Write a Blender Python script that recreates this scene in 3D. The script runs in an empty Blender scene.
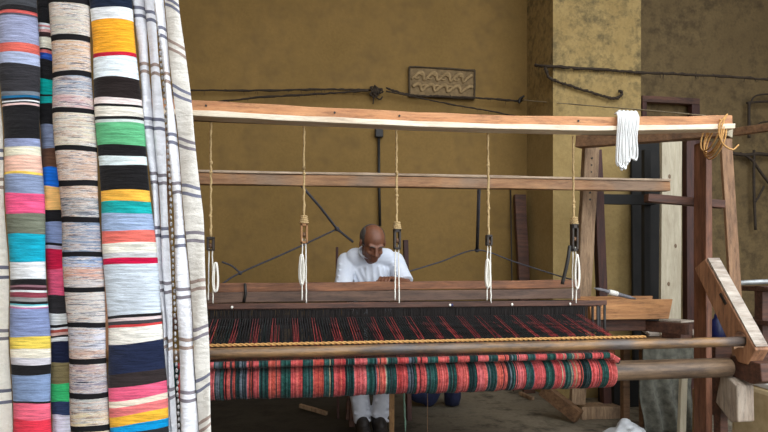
import bpy, bmesh, math, random
from mathutils import Vector, Matrix
R = random.Random(7)
C = bpy.context.scene.collection
sc = bpy.context.scene
V = Vector
# ------------------------------------------------------------------ camera frame
TH = math.radians(9.5); F = 600.0; CAMZ = 1.15; HY = 270.0
FW = V((math.sin(TH), math.cos(TH), 0)); RT = V((math.cos(TH), -math.sin(TH), 0))
CAM = V((0, 0, CAMZ))
def PD(px, py, D):
    """photo pixel seen at depth D (metres along the view axis)"""
    return CAM + D * (FW + RT * ((px - 384) / F) + V((0, 0, 1)) * ((HY - py) / F))
def P(px, py, Y):
    """photo pixel seen on the plane y = Y"""
    a = (px - 384) / F
    return PD(px, py, Y / (math.cos(TH) - a * math.sin(TH)))
def lin(c):
    o = []
    for v in c[:3]:
        v = v / 255.0
        o.append(v / 12.92 if v <= 0.04045 else ((v + 0.055) / 1.055) ** 2.4)
    return tuple(o) + (1.0,)

# ------------------------------------------------------------------ materials
MATS = {}
def newmat(name):
    m = bpy.data.materials.new(name); m.use_nodes = True
    nt = m.node_tree; b = nt.nodes['Principled BSDF']
    MATS[name] = m
    return m, nt, b
def nd(nt, t, **kw):
    n = nt.nodes.new(t)
    for k, v in kw.items():
        if k.startswith('_'): setattr(n, k[1:], v)
        else: n.inputs[k].default_value = v
    return n
def ramp(nt, fac, stops, interp='LINEAR'):
    r = nt.nodes.new('ShaderNodeValToRGB'); r.color_ramp.interpolation = interp
    el = r.color_ramp.elements
    while len(el) < len(stops): el.new(0.5)
    for e, (p, c) in zip(el, stops):
        e.position = p; e.color = c
    nt.links.new(fac, r.inputs['Fac'])
    return r.outputs['Color']
def coords(nt, scale=(1, 1, 1), kind='Object'):
    tc = nt.nodes.new('ShaderNodeTexCoord'); mp = nt.nodes.new('ShaderNodeMapping')
    mp.inputs['Scale'].default_value = scale
    nt.links.new(tc.outputs[kind], mp.inputs['Vector'])
    return mp.outputs['Vector']
def noise(nt, vec, scale, detail=4, rough=0.6):
    n = nd(nt, 'ShaderNodeTexNoise', Scale=scale, Detail=detail, Roughness=rough)
    nt.links.new(vec, n.inputs['Vector'])
    return n.outputs['Fac']
def mix(nt, fac, a, b, mode='MIX'):
    m = nt.nodes.new('ShaderNodeMix'); m.data_type = 'RGBA'; m.blend_type = mode
    for s, v in ((m.inputs['Factor'], fac), (m.inputs[6], a), (m.inputs[7], b)):
        if isinstance(v, (int, float)): s.default_value = v
        elif isinstance(v, tuple): s.default_value = v
        else: nt.links.new(v, s)
    return m.outputs[2]
def bump(nt, b, h, strength=0.4, dist=0.004):
    bp = nd(nt, 'ShaderNodeBump', Strength=strength, Distance=dist)
    nt.links.new(h, bp.inputs['Height']); nt.links.new(bp.outputs['Normal'], b.inputs['Normal'])
def wood(name, c1, c2, dirt, axis='X', rough=0.65, dirtamt=0.5, grey=None, grime=1.0):
    m, nt, b = newmat(name)
    s = {'X': (1.2, 16, 16), 'Y': (16, 1.2, 16), 'Z': (16, 16, 1.2)}[axis]
    v = coords(nt, s)
    g = noise(nt, v, 3.0, 6, 0.65)
    col = ramp(nt, g, [(0.30, lin(c1)), (0.68, lin(c2))])
    v2 = coords(nt, tuple(0.35 * x ** 0.5 for x in s))
    d = noise(nt, v2, 6.0, 6, 0.7)
    df = ramp(nt, d, [(0.46, (0, 0, 0, 1)), (0.66, (dirtamt,) * 3 + (1,))])
    col = mix(nt, df, col, lin(dirt))
    if grey:
        v3 = coords(nt, (1, 1, 1)); d3 = noise(nt, v3, 2.2, 3, 0.5)
        gf = ramp(nt, d3, [(0.5, (0, 0, 0, 1)), (0.62, (0.8,) * 3 + (1,))])
        col = mix(nt, gf, col, lin(grey))
    v4 = coords(nt, tuple(0.6 * x ** 0.75 for x in s)); gr = noise(nt, v4, 9.0, 8, 0.8)
    col = mix(nt, 1.0, col, ramp(nt, gr, [(0.33, (1 - 0.58 * grime, 1 - 0.60 * grime, 1 - 0.62 * grime, 1)), (0.5, (0.94,) * 3 + (1,)), (0.7, (1 + 0.16 * grime,) * 3 + (1,))]), 'MULTIPLY')
    nt.links.new(col, b.inputs['Base Color']); b.inputs['Roughness'].default_value = rough
    bump(nt, b, gr, 0.7, 0.004)
    return m
def plain(name, c1, c2=None, scale=30, rough=0.8, bmp=0.2, metal=0.0, spec=None):
    m, nt, b = newmat(name)
    v = coords(nt); n = noise(nt, v, scale, 5, 0.65)
    nt.links.new(ramp(nt, n, [(0.3, lin(c1)), (0.7, lin(c2 or c1))]), b.inputs['Base Color'])
    b.inputs['Roughness'].default_value = rough; b.inputs['Metallic'].default_value = metal
    if spec is not None: b.inputs['Specular IOR Level'].default_value = spec
    if bmp: bump(nt, b, n, bmp, 0.004)
    return m
def yarnmat(name, marl=0.25, sx=10, sz=160, rough=0.95, contrast=(0.36, 0.64), wrinkle=3.0):
    """dyed textile: the dye is the colour attribute, broken up by the yarn's own flecks"""
    m, nt, b = newmat(name)
    at = nt.nodes.new('ShaderNodeAttribute'); at.attribute_name = 'Col'
    v = coords(nt, (sx, sx, sz)); n = noise(nt, v, 1.0, 5, 0.75)
    f = ramp(nt, n, [(contrast[0], (1 - marl,) * 3 + (1,)), (contrast[1], (1 + marl,) * 3 + (1,))])
    col = mix(nt, 1.0, at.outputs['Color'], f, 'MULTIPLY')
    nt.links.new(col, b.inputs['Base Color'])
    b.inputs['Roughness'].default_value = rough; b.inputs['Specular IOR Level'].default_value = 0.1
    b.inputs['Sheen Weight'].default_value = 0.1
    v5 = coords(nt, (14, 14, 34)); n5 = noise(nt, v5, 1.0, 3, 0.5)
    ad = nd(nt, 'ShaderNodeMath', _operation='MULTIPLY_ADD'); nt.links.new(n5, ad.inputs[0]); ad.inputs[1].default_value = wrinkle; nt.links.new(n, ad.inputs[2])
    bump(nt, b, ad.outputs[0], 0.6, 0.006)
    return m
def marlmat(name):
    m, nt, b = newmat(name)
    at = nt.nodes.new('ShaderNodeAttribute'); at.attribute_name = 'Col'
    am = nt.nodes.new('ShaderNodeAttribute'); am.attribute_name = 'Marl'
    v = coords(nt, (10, 10, 170)); n = noise(nt, v, 1.0, 5, 0.85)
    v2 = coords(nt, (7, 7, 110)); n2 = noise(nt, v2, 1.3, 4, 0.8)
    pal = ramp(nt, n, [(0.38, lin((40, 40, 50))), (0.45, lin((140, 142, 154))), (0.5, lin((236, 232, 226))), (0.545, lin((200, 164, 140))), (0.61, lin((74, 80, 96)))])
    f = ramp(nt, n2, [(0.40, (0.15,) * 3 + (1,)), (0.55, (0.9,) * 3 + (1,))])
    mm = nd(nt, 'ShaderNodeMath', _operation='MULTIPLY')
    nt.links.new(f, mm.inputs[0]); nt.links.new(am.outputs['Fac'], mm.inputs[1])
    col = mix(nt, mm.outputs[0], at.outputs['Color'], pal)
    nt.links.new(col, b.inputs['Base Color']); b.inputs['Roughness'].default_value = 0.95
    b.inputs['Specular IOR Level'].default_value = 0.1
    bump(nt, b, n, 0.6, 0.004)
    return m
def plaster(name, c1, c2, stain, scale=1.0, stainamt=0.7, lo=0.52, hi=0.68, zband=None, loom_shade=None):
    m, nt, b = newmat(name)
    v = coords(nt)
    n1 = noise(nt, v, 1.3 * scale, 5, 0.6); n2 = noise(nt, v, 5.0 * scale, 8, 0.72); n3 = noise(nt, v, 40, 5, 0.6)
    col = ramp(nt, n1, [(0.35, lin(c1)), (0.65, lin(c2))])
    s = nd(nt, 'ShaderNodeMath', _operation='MULTIPLY_ADD'); nt.links.new(n1, s.inputs[0]); s.inputs[1].default_value = 0.45
    nt.links.new(n2, s.inputs[2])
    s2 = nd(nt, 'ShaderNodeMath', _operation='MULTIPLY'); nt.links.new(s.outputs[0], s2.inputs[0]); s2.inputs[1].default_value = 0.69
    sf = ramp(nt, s2.outputs[0], [(lo, (0, 0, 0, 1)), (hi, (stainamt,) * 3 + (1,))])
    if zband:
        sp = nt.nodes.new('ShaderNodeSeparateXYZ'); nt.links.new(v, sp.inputs[0])
        mr = nd(nt, 'ShaderNodeMapRange'); nt.links.new(sp.outputs['Z'], mr.inputs['Value'])
        mr.inputs['From Min'].default_value, mr.inputs['From Max'].default_value = zband
        mr.inputs['To Min'].default_value = 0.12
        mu = nd(nt, 'ShaderNodeMath', _operation='MULTIPLY'); nt.links.new(sf, mu.inputs[0]); nt.links.new(mr.outputs[0], mu.inputs[1]); sf = mu.outputs[0]
    col = mix(nt, sf, col, lin(stain))
    if loom_shade:   # under-loom shade painted into one side of the floor colour, with a ragged edge
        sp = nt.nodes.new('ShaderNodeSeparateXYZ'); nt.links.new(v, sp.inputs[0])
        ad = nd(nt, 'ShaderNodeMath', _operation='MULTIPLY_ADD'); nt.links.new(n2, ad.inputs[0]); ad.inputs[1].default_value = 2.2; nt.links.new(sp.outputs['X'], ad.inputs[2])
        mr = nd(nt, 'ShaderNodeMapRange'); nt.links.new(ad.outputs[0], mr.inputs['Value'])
        for k_, v_ in zip(('From Min', 'From Max', 'To Min', 'To Max'), loom_shade): mr.inputs[k_].default_value = v_
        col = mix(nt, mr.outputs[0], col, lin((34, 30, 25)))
    fine = ramp(nt, n3, [(0.3, (0.88,) * 3 + (1,)), (0.7, (1.08,) * 3 + (1,))])
    col = mix(nt, 1.0, col, fine, 'MULTIPLY')
    nt.links.new(col, b.inputs['Base Color']); b.inputs['Roughness'].default_value = 0.9
    b.inputs['Specular IOR Level'].default_value = 0.2
    bump(nt, b, n2, 0.35, 0.02)
    return m

W_ORANGE = wood('pine_orange', (176, 116, 72), (206, 150, 102), (110, 72, 48), 'X', dirtamt=0.45)
W_CREAM = wood('pine_cream', (222, 204, 176), (242, 230, 208), (186, 150, 118), 'X', dirtamt=0.4, grime=0.5)
W_BROWN = wood('old_brown', (104, 74, 50), (140, 104, 72), (60, 42, 30), 'X')
W_RAIL = wood('rail_brown', (150, 104, 68), (188, 142, 98), (100, 74, 54), 'X', grey=(140, 118, 98), grime=0.8)
W_DARK = wood('dark_walnut', (62, 38, 28), (104, 66, 48), (34, 22, 18), 'X')
W_BATTEN = wood('batten_brown', (98, 62, 40), (150, 98, 64), (56, 38, 28), 'X')
W_BATTEN2 = wood('batten_grey', (82, 60, 48), (112, 84, 66), (46, 34, 28), 'X')
W_RED = wood('red_post', (98, 60, 43), (144, 95, 68), (64, 40, 30), 'Z')
W_REDDARK = wood('dark_red', (52, 24, 18), (78, 40, 28), (26, 14, 12), 'Z')
W_GREYV = wood('weathered', (132, 104, 78), (172, 142, 110), (84, 62, 46), 'Z', rough=0.75)
W_TANV = wood('tan_upright', (128, 92, 62), (160, 122, 88), (84, 58, 40), 'Z')
W_PALE = wood('pale_plank', (168, 156, 132), (190, 180, 156), (138, 122, 98), 'Z', dirtamt=0.4, grime=0.35)
W_ARM = wood('arm_orange', (138, 94, 66), (174, 126, 90), (98, 64, 46), 'Z', dirtamt=0.5)
W_WHITE = wood('whitish_and_lit', (156, 142, 128), (196, 184, 170), (112, 88, 70), 'X', dirtamt=0.6)  # whitish planks, and the painted light on the arm and block
W_CHALK = wood('chalky_block', (142, 124, 106), (176, 162, 146), (104, 76, 60), 'Z', dirtamt=0.7)
W_LITDUST = wood('lit_dusty_wood', (168, 140, 112), (196, 174, 150), (120, 90, 66), 'X')
W_TRAY = wood('tray_tan', (158, 106, 60), (186, 134, 84), (110, 70, 40), 'X', dirtamt=0.35)
W_ROD = wood('rod_mix', (112, 88, 62), (160, 120, 76), (62, 56, 54), 'X', rough=0.36, dirtamt=0.95, grey=(88, 84, 84))
W_WBEAM = wood('beam_grey', (78, 62, 50), (136, 110, 84), (54, 42, 36), 'X', rough=0.5, dirtamt=0.8)
W_STICK = wood('stick_tan', (150, 110, 70), (176, 136, 92), (110, 78, 50), 'Z')
ROPE = plain('hemp_rope', (168, 138, 94), (206, 178, 130), 90, 0.95, 0.6)
TWINE = plain('orange_twine', (172, 124, 68), (206, 160, 98), 90, 0.9, 0.5)
DROPE = plain('sooty_rope', (36, 28, 20), (62, 48, 32), 60, 0.95, 0.7)
WIRE = plain('dusty_wire', (128, 114, 88), (160, 146, 118), 60, 0.8, 0.3)
STRING = plain('white_string', (226, 222, 210), (246, 242, 232), 120, 0.95, 0.4)
COTTON = plain('white_cotton', (206, 206, 204), (232, 232, 230), 220, 0.95, 0.4)
BLUECORD = plain('slate_cord', (56, 54, 58), (80, 78, 84), 60, 0.8, 0.3)
BLACK = plain('black_iron', (22, 20, 18), (40, 35, 30), 40, 0.6, 0.3)
BLOCKDARK = plain('dark_block', (34, 27, 22), (62, 50, 40), 40, 0.6, 0.4)
BLOCKTAN = plain('tan_block', (132, 90, 52), (166, 120, 74), 40, 0.6, 0.4)
RUST = plain('rusty_iron', (36, 28, 20), (62, 48, 34), 40, 0.8, 0.3)
STEEL = plain('galvanised', (150, 152, 152), (186, 188, 188), 25, 0.45, 0.1, 0.6)
HEDDLE = plain('heddle_thread', (20, 17, 16), (40, 33, 30), 50, 0.95, 0.1)
SKIN = plain('tan_skin', (108, 69, 50), (130, 84, 61), 22, 0.5, 0.1)
HAIR = plain('grey_stubble', (44, 40, 37), (92, 85, 79), 160, 0.9, 0.6)
SHIRT = plain('white_jersey', (206, 212, 224), (224, 228, 236), 14, 0.95, 0.25, spec=0.1)
TROUSER = plain('pale_cotton', (196, 198, 206), (220, 220, 226), 14, 0.95, 0.3, spec=0.1)
SHOE = plain('dark_leather', (34, 30, 28), (56, 50, 46), 30, 0.6, 0.2)
NAVY = plain('navy_cloth', (14, 18, 42), (26, 32, 66), 30, 0.9, 0.5)
BLUEP = plain('blue_plastic', (14, 22, 66), (22, 32, 88), 20, 0.4, 0.05)
SACK = plain('grey_sacking', (58, 57, 50), (104, 102, 90), 22, 0.98, 1.0)
PLASTIC = plain('grey_polythene', (172, 174, 176), (206, 208, 210), 8, 0.4, 0.3)
BEIGE = plain('beige_canvas', (172, 150, 110), (200, 180, 140), 14, 0.95, 0.4)
WHITEP = plain('white_board', (200, 200, 196), (226, 226, 222), 10, 0.8, 0.2)
BLACKBOARD = plain('black_board', (16, 16, 15), (30, 28, 26), 8, 0.85, 0.4)
STONE = plain('plaque_stone', (118, 96, 62), (158, 132, 92), 30, 0.9, 0.6)
STONEM = plain('plaque_relief', (96, 78, 50), (130, 106, 72), 30, 0.9, 0.6)
STONED = plain('plaque_dark', (50, 40, 26), (80, 64, 42), 30, 0.9, 0.6)
YARN = yarnmat('dyed_wool', 0.30, 12, 190)
ROLLYARN = yarnmat('wound_yarn', 0.4, 60, 60)
MARL = marlmat('marled_wool')
LINEN = yarnmat('white_linen', 0.06, 60, 90)
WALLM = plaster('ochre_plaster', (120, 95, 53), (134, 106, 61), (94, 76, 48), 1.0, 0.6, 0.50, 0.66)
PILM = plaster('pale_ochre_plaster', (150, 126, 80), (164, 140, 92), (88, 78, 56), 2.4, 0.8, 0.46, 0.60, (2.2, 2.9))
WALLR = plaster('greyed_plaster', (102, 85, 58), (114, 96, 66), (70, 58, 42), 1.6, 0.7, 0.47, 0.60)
FLOORM = plaster('dirty_concrete', (122, 112, 95), (142, 131, 112), (52, 46, 38), 1.1, 0.9, 0.47, 0.62, loom_shade=(0.8, 1.8, 0.9, 0.0))
CEILM = plaster('ceiling_plaster', (120, 106, 80), (134, 118, 90), (100, 90, 66), 1.0, 0.5)

# ------------------------------------------------------------------ mesh builder
class MB:
    def __init__(s): s.v = []; s.f = []; s.c = []; s.m = []; s.sm = []
    def face(s, idx, col=None, smooth=False, marl=1.0):
        s.f.append(tuple(idx)); s.c.append(col); s.sm.append(smooth); s.m.append(marl)
    def box(s, c, size, rot=None, jit=0.0):
        c = V(c); h = V(size) / 2; b = len(s.v)
        for x in (-1, 1):
            for y in (-1, 1):
                for z in (-1, 1):
                    p = V((x * h.x, y * h.y, z * h.z)) + V([R.uniform(-jit, jit) for _ in range(3)])
                    if rot is not None: p = rot @ p
                    s.v.append(c + p)
        for q in ((0, 1, 3, 2), (4, 6, 7, 5), (0, 4, 5, 1), (2, 3, 7, 6), (0, 2, 6, 4), (1, 5, 7, 3)):
            s.face([b + i for i in q])
        return s
    def beam(s, p0, p1, w, h, n=6, jit=0.0015, up=(0, 0, 1), taper=1.0):
        """plank from p0 to p1; h across UP's direction, w across the other"""
        p0 = V(p0); p1 = V(p1); d = (p1 - p0).normalized(); u = V(up)
        if abs(d.dot(u)) > 0.95: u = V((0, 1, 0))
        side = d.cross(u).normalized(); u = side.cross(d).normalized()
        b = len(s.v)
        for i in range(n + 1):
            t = i / n; k = 1 + (taper - 1) * t; c = p0.lerp(p1, t)
            for sx, sy in ((-1, -1), (1, -1), (1, 1), (-1, 1)):
                s.v.append(c + side * (sx * w / 2 * k + R.uniform(-jit, jit)) + u * (sy * h / 2 * k + R.uniform(-jit, jit)))
        for i in range(n):
            for k in range(4):
                a = b + i * 4 + k; e = b + i * 4 + (k + 1) % 4
                s.face((a, e, e + 4, a + 4))
        s.face((b + 3, b + 2, b + 1, b)); e = b + n * 4; s.face((e, e + 1, e + 2, e + 3))
        return s
    def tube(s, pts, r, seg=8, cols=None, caps=True, closed=False):
        pts = [V(p) for p in pts]; n = len(pts); b = len(s.v)
        rr = r if isinstance(r, (list, tuple)) else [r] * n
        t0 = (pts[1] - pts[0]).normalized()
        u = t0.orthogonal().normalized()
        for i in range(n):
            if closed: t = (pts[(i + 1) % n] - pts[i - 1]).normalized()
            else: t = (pts[min(i + 1, n - 1)] - pts[max(i - 1, 0)]).normalized()
            u = (u - t * u.dot(t))
            u = u.normalized() if u.length > 1e-6 else t.orthogonal().normalized()
            w = t.cross(u)
            for k in range(seg):
                a = 2 * math.pi * k / seg
                s.v.append(pts[i] + (u * math.cos(a) + w * math.sin(a)) * rr[i])
        m = n if closed else n - 1
        for i in range(m):
            for k in range(seg):
                a = b + i * seg + k; e = b + i * seg + (k + 1) % seg
                j = ((i + 1) % n) * seg
                s.face((a, e, b + j + (k + 1) % seg, b + j + k), cols[i] if cols else None, True)
        if caps and not closed:
            s.face([b + k for k in reversed(range(seg))], cols[0] if cols else None)
            s.face([b + (n - 1) * seg + k for k in range(seg)], cols[-1] if cols else None)
        return s
    def prism(s, poly, o, ex, ey, ez):
        """polygon (a,b) -> o + a*ex + b*ey, pushed by the vector ez"""
        o = V(o); ex = V(ex); ey = V(ey); ez = V(ez); b = len(s.v); n = len(poly)
        for q in (0, 1):
            for a, c in poly: s.v.append(o + ex * a + ey * c + ez * q)
        s.face([b + i for i in reversed(range(n))]); s.face([b + n + i for i in range(n)])
        for i in range(n):
            j = (i + 1) % n; s.face((b + i, b + j, b + n + j, b + n + i))
        return s
    def ell(s, c, r, rot=None, nu=20, nv=12):
        c = V(c); b = len(s.v)
        T = lambda p: c + (rot @ p if rot is not None else p)
        s.v.append(T(V((0, 0, r[2]))))
        for i in range(1, nv):
            t = math.pi * i / nv
            for k in range(nu):
                a = 2 * math.pi * k / nu
                s.v.append(T(V((r[0] * math.sin(t) * math.cos(a), r[1] * math.sin(t) * math.sin(a), r[2] * math.cos(t)))))
        s.v.append(T(V((0, 0, -r[2])))); e = len(s.v) - 1
        for k in range(nu): s.face((b, b + 1 + k, b + 1 + (k + 1) % nu), None, True)
        for i in range(nv - 2):
            for k in range(nu):
                a = b + 1 + i * nu
                s.face((a + k, a + nu + k, a + nu + (k + 1) % nu, a + (k + 1) % nu), None, True)
        a = b + 1 + (nv - 2) * nu
        for k in range(nu): s.face((a + k, e, a + (k + 1) % nu), None, True)
        return s
    def caps(s, p0, r0, p1, r1, seg=16):
        p0 = V(p0); p1 = V(p1); d = (p1 - p0).normalized(); pts = []; rr = []
        for i in range(6):
            a = math.pi / 2 * (1 - i / 5); pts.append(p0 - d * r0 * math.sin(a) * (0.999 if i else 1)); rr.append(max(1e-4, r0 * math.cos(a)))
        for i in range(6):
            a = math.pi / 2 * i / 5; pts.append(p1 + d * r1 * math.sin(a)); rr.append(max(1e-4, r1 * math.cos(a)))
        return s.tube(pts, rr, seg)
    def build(s, name, mat, parent=None, bev=0.0, mod=None):
        lo = V([min(p[i] for p in s.v) for i in range(3)]); hi = V([max(p[i] for p in s.v) for i in range(3)])
        org = base_of(parent) if parent is not None else V(((lo.x + hi.x) / 2, (lo.y + hi.y) / 2, lo.z))
        me = bpy.data.meshes.new(name)
        me.from_pydata([p - org for p in s.v], [], s.f)
        me.polygons.foreach_set('use_smooth', s.sm)
        if any(c is not None for c in s.c):
            at = me.color_attributes.new('Col', 'FLOAT_COLOR', 'CORNER'); ml = me.attributes.new('Marl', 'FLOAT', 'FACE')
            i = 0
            for fi, f in enumerate(s.f):
                c = s.c[fi] or (0.5, 0.5, 0.5, 1)
                ml.data[fi].value = s.m[fi]
                for _ in f: at.data[i].color = c; i += 1
        for mm in (mat if isinstance(mat, (list, tuple)) else [mat]): me.materials.append(mm)
        me.validate()
        bm = bmesh.new(); bm.from_mesh(me); bmesh.ops.recalc_face_normals(bm, faces=bm.faces); bm.to_mesh(me); bm.free()
        o = bpy.data.objects.new(name, me); C.objects.link(o)
        if parent is not None: o.parent = parent
        else: o.location = org
        if bev:
            b = o.modifiers.new('bevel', 'BEVEL'); b.width = bev; b.segments = 2; b.limit_method = 'ANGLE'; b.angle_limit = math.radians(50)
        return o
def base_of(o):
    p = V((0, 0, 0))
    while o is not None: p = p + o.location; o = o.parent
    return p
def thing(name, label, cat, loc=(0, 0, 0), group=None):
    o = bpy.data.objects.new(name, None); C.objects.link(o); o.location = loc; o.empty_display_size = 0.1
    return tag(o, label, cat, group)
def tag(o, label=None, cat=None, group=None, kind=None):
    if label: o['label'] = label
    if cat: o['category'] = cat
    if group: o['group'] = group
    if kind: o['kind'] = kind
    return o
def remesh(o, voxel, smooth=4):
    m = o.modifiers.new('r', 'REMESH'); m.mode = 'VOXEL'; m.voxel_size = voxel; m.use_smooth_shade = True
    if smooth:
        q = o.modifiers.new('s', 'SMOOTH'); q.iterations = smooth; q.factor = 0.5
    bpy.context.view_layer.update()
    dg = bpy.context.evaluated_depsgraph_get()
    me = bpy.data.meshes.new_from_object(o.evaluated_get(dg))
    o.modifiers.clear(); me.name = o.data.name; o.data = me
    if not me.materials: pass
    return o
def rope_pts(p0, p1, n=24, sag=0.0, jit=0.0):
    p0 = V(p0); p1 = V(p1); o = []
    for i in range(n + 1):
        t = i / n; q = p0.lerp(p1, t); q.z -= sag * 4 * t * (1 - t)
        if 0 < i < n: q += V([R.uniform(-jit, jit) for _ in range(3)])
        o.append(q)
    return o
def path(pts, n=10, jit=0.0):
    """smooth path through points (Catmull-Rom)"""
    pts = [V(p) for p in pts]; q = [pts[0] * 2 - pts[1]] + pts + [pts[-1] * 2 - pts[-2]]; o = []
    for i in range(1, len(q) - 2):
        for k in range(n):
            t = k / n; a, b, c, d = q[i - 1], q[i], q[i + 1], q[i + 2]
            p = 0.5 * ((2 * b) + (c - a) * t + (2 * a - 5 * b + 4 * c - d) * t * t + (3 * b - a - 3 * c + d) * t ** 3)
            o.append(p + V([R.uniform(-jit, jit) for _ in range(3)]))
    o.append(pts[-1]); return o
def rope_mesh(m, pts, r, seg=6, hairs=0):
    """a rope with an uneven thickness and, if asked, loose fibres"""
    m.tube(pts, [r * R.uniform(0.72, 1.28) for _ in pts], seg)
    for _ in range(hairs):
        i = R.randrange(1, len(pts) - 1); p = pts[i]
        d = V((R.uniform(-1, 1) * 0.6, R.uniform(-0.4, 0.2), R.uniform(-1, 0.6))).normalized() * R.uniform(1.5, 4) * r
        m.tube([p, p + d * 0.6, p + d + V((0, 0, -r))], [r * 0.3, r * 0.2, r * 0.1], 4)

# ------------------------------------------------------------------ the room
YW = 5.6; YP = 5.02; ZC = 5.3; YO = 2.4; XL = -1.3; XR = 5.8
def struct(name, lo, hi, mat):
    m = MB(); lo = V(lo); hi = V(hi); m.box((lo + hi) / 2, hi - lo)
    return tag(m.build(name, mat), kind='structure')
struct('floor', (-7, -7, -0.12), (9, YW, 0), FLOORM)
XPR = P(641, 200, YP).x - 0.1
struct('wall_back', (XL, YW, 0), (XPR, YW + 0.2, ZC), WALLM)
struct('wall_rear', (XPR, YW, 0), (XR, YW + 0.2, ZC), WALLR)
struct('wall_left', (XL - 0.2, -2.5, 0), (XL, YW, ZC), WALLM)
struct('wall_right', (XR, YO, 0), (XR + 0.2, YW, ZC), WALLM)
struct('ceiling', (XL - 0.2, YO, ZC), (XR + 0.2, YW + 0.2, ZC + 0.15), CEILM)
xl = P(553, 200, YP).x; xr = P(641, 200, YP).x
pil = struct('pillar', (xl, YP, 0), (xr, YW - 0.001, ZC), PILM)

# ------------------------------------------------------------------ hanging textiles
def interp(tab, y):
    if y <= tab[0][0]: (a, b), (c, d) = tab[0], tab[1]
    else:
        for i in range(len(tab) - 1):
            (a, b), (c, d) = tab[i], tab[i + 1]
            if y <= c: break
    return b + (d - b) * (y - a) / (c - a)
YT, YB = -24, 452
def textile(name, label, left, right, D, stripes, mat, group, thick=0.058, tilt=None, wob=0.8, cat='textile', parent=None, top=YT, fold=None):
    """a cloth folded into a flat hanging band; left/right/stripes read off the photo at depth D, then built as a closed band of real thickness"""
    m = MB(); rows = []; cols = []
    ys = [top]
    for y0, y1, c in stripes:
        if y1 <= top: continue
        k = max(1, int((y1 - ys[-1]) / 6 + 0.5)); y0 = ys[-1]
        for i in range(k): ys.append(y0 + (y1 - y0) * (i + 1) / k); cols.append(c)
    nf = 15
    prof = []
    for i in range(nf):
        u = i / (nf - 1); x = -math.cos(math.pi * u)
        prof.append(((x + 1) / 2, -(max(0.0, 1 - abs(x) ** 2.3)) ** 0.6))
    back = [(1 - (i + 1) / 6, 0.55 * (1 - abs(1 - 2 * (i + 1) / 6) ** 3) ** 0.5) for i in range(5)]
    ring = prof + back; nr = len(ring)
    ph = R.uniform(0, 6)
    nrm = -FW
    for y in ys:
        l = interp(left, y); r = interp(right, y)
        for u, d in ring:
            s = (tilt(u, y) if tilt else 0) + (wob * math.sin(u * 5 + y * 0.11 + ph) * 0.6)
            if y == top: s = 0
            bulge = 0.006 * math.sin(y * 0.045 + ph + u * 3)
            if fold: d = d * (1 - fold(u))
            p = PD(l + (r - l) * u, y + s, D) - nrm * (d * thick / 2 + bulge)
            rows.append(p)
    m.v = rows
    for i in range(len(ys) - 1):
        for k in range(nr):
            a = i * nr + k; e = i * nr + (k + 1) % nr
            c = cols[i]; ml = 0.0 if sum(c[:3]) < 140 else 1.0
            m.face((a, e, e + nr, a + nr), lin(c), True, ml)
    m.face([k for k in range(nr)], lin(cols[0])); b = (len(ys) - 1) * nr
    m.face([b + k for k in reversed(range(nr))], lin(cols[-1]))
    o = m.build(name, mat, parent)
    if parent is None: tag(o, label, cat, group)
    return o
def S(seq):
    """[(end_y, colour), ...] -> [(y0,y1,colour)]"""
    out = []; y = YT
    for e, c in seq: out.append((y, e, c)); y = e
    return out
K = (30, 29, 31); WH = (228, 231, 234)
sA = S([(9, (66, 68, 72)), (14, K), (17, (205, 92, 88)), (19, (84, 80, 92)), (46, (156, 162, 192)), (55, (216, 104, 92)), (66, (170, 180, 208)), (93, (52, 51, 55)), (97, (110, 120, 130)),
        (99.5, (30, 105, 150)), (102, K), (103.5, WH), (105, K), (107, (238, 205, 200)), (140, K), (148, (150, 160, 196)), (157, (236, 230, 206)), (173, (238, 192, 172)), (175.5, (242, 205, 96)),
        (194, (138, 152, 182)), (214, (238, 92, 136)), (234, (116, 120, 104)), (262, (24, 168, 196)), (279, WH), (285, K), (287, (150, 110, 120)), (290, (70, 40, 48)), (292, WH), (297, (146, 66, 80)),
        (301, (150, 150, 150)), (303.5, K), (305, (110, 190, 200)), (306.5, WH), (308, (190, 120, 160)), (336, (136, 150, 190)), (348, (236, 208, 92)), (357, (238, 230, 210)), (364, (206, 202, 208)), (374, K),
        (400, (128, 148, 182)), (402, K), (418, (238, 106, 130)), (460, (222, 56, 76))])
sB = S([(25, K), (27, WH), (29, (220, 150, 150)), (31, WH), (34, (226, 170, 165)), (39, (62, 44, 44)), (50, (232, 226, 206)), (52, K), (55, (210, 110, 105)), (61, (44, 84, 172)), (80, K),
        (95, (6, 160, 152)), (97, K), (104, (20, 165, 160)), (125, K), (149, (128, 138, 164)), (168, (98, 68, 52)), (187, (24, 104, 206)), (210, (242, 190, 116)), (222, K), (243, (134, 148, 186)), (245.5, K),
        (249, (190, 180, 200)), (269, (204, 30, 70)), (295, (232, 94, 130)), (313, (48, 46, 48)), (324, (224, 226, 224)), (327, K), (329, WH), (332, (170, 80, 70)), (335, (220, 180, 170)), (337, K), (341, WH), (362, (28, 34, 58)),
        (383, (128, 114, 80)), (401, (64, 198, 120)), (414, (48, 64, 98)), (460, (226, 226, 240))])
cb = [(-1, 6), (37, 43), (73.5, 79), (110, 115), (147, 152), (181, 187), (217.5, 223), (252, 257), (287, 292), (322, 327), (357.5, 363), (391.5, 397), (424, 430), (460, 461)]
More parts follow.
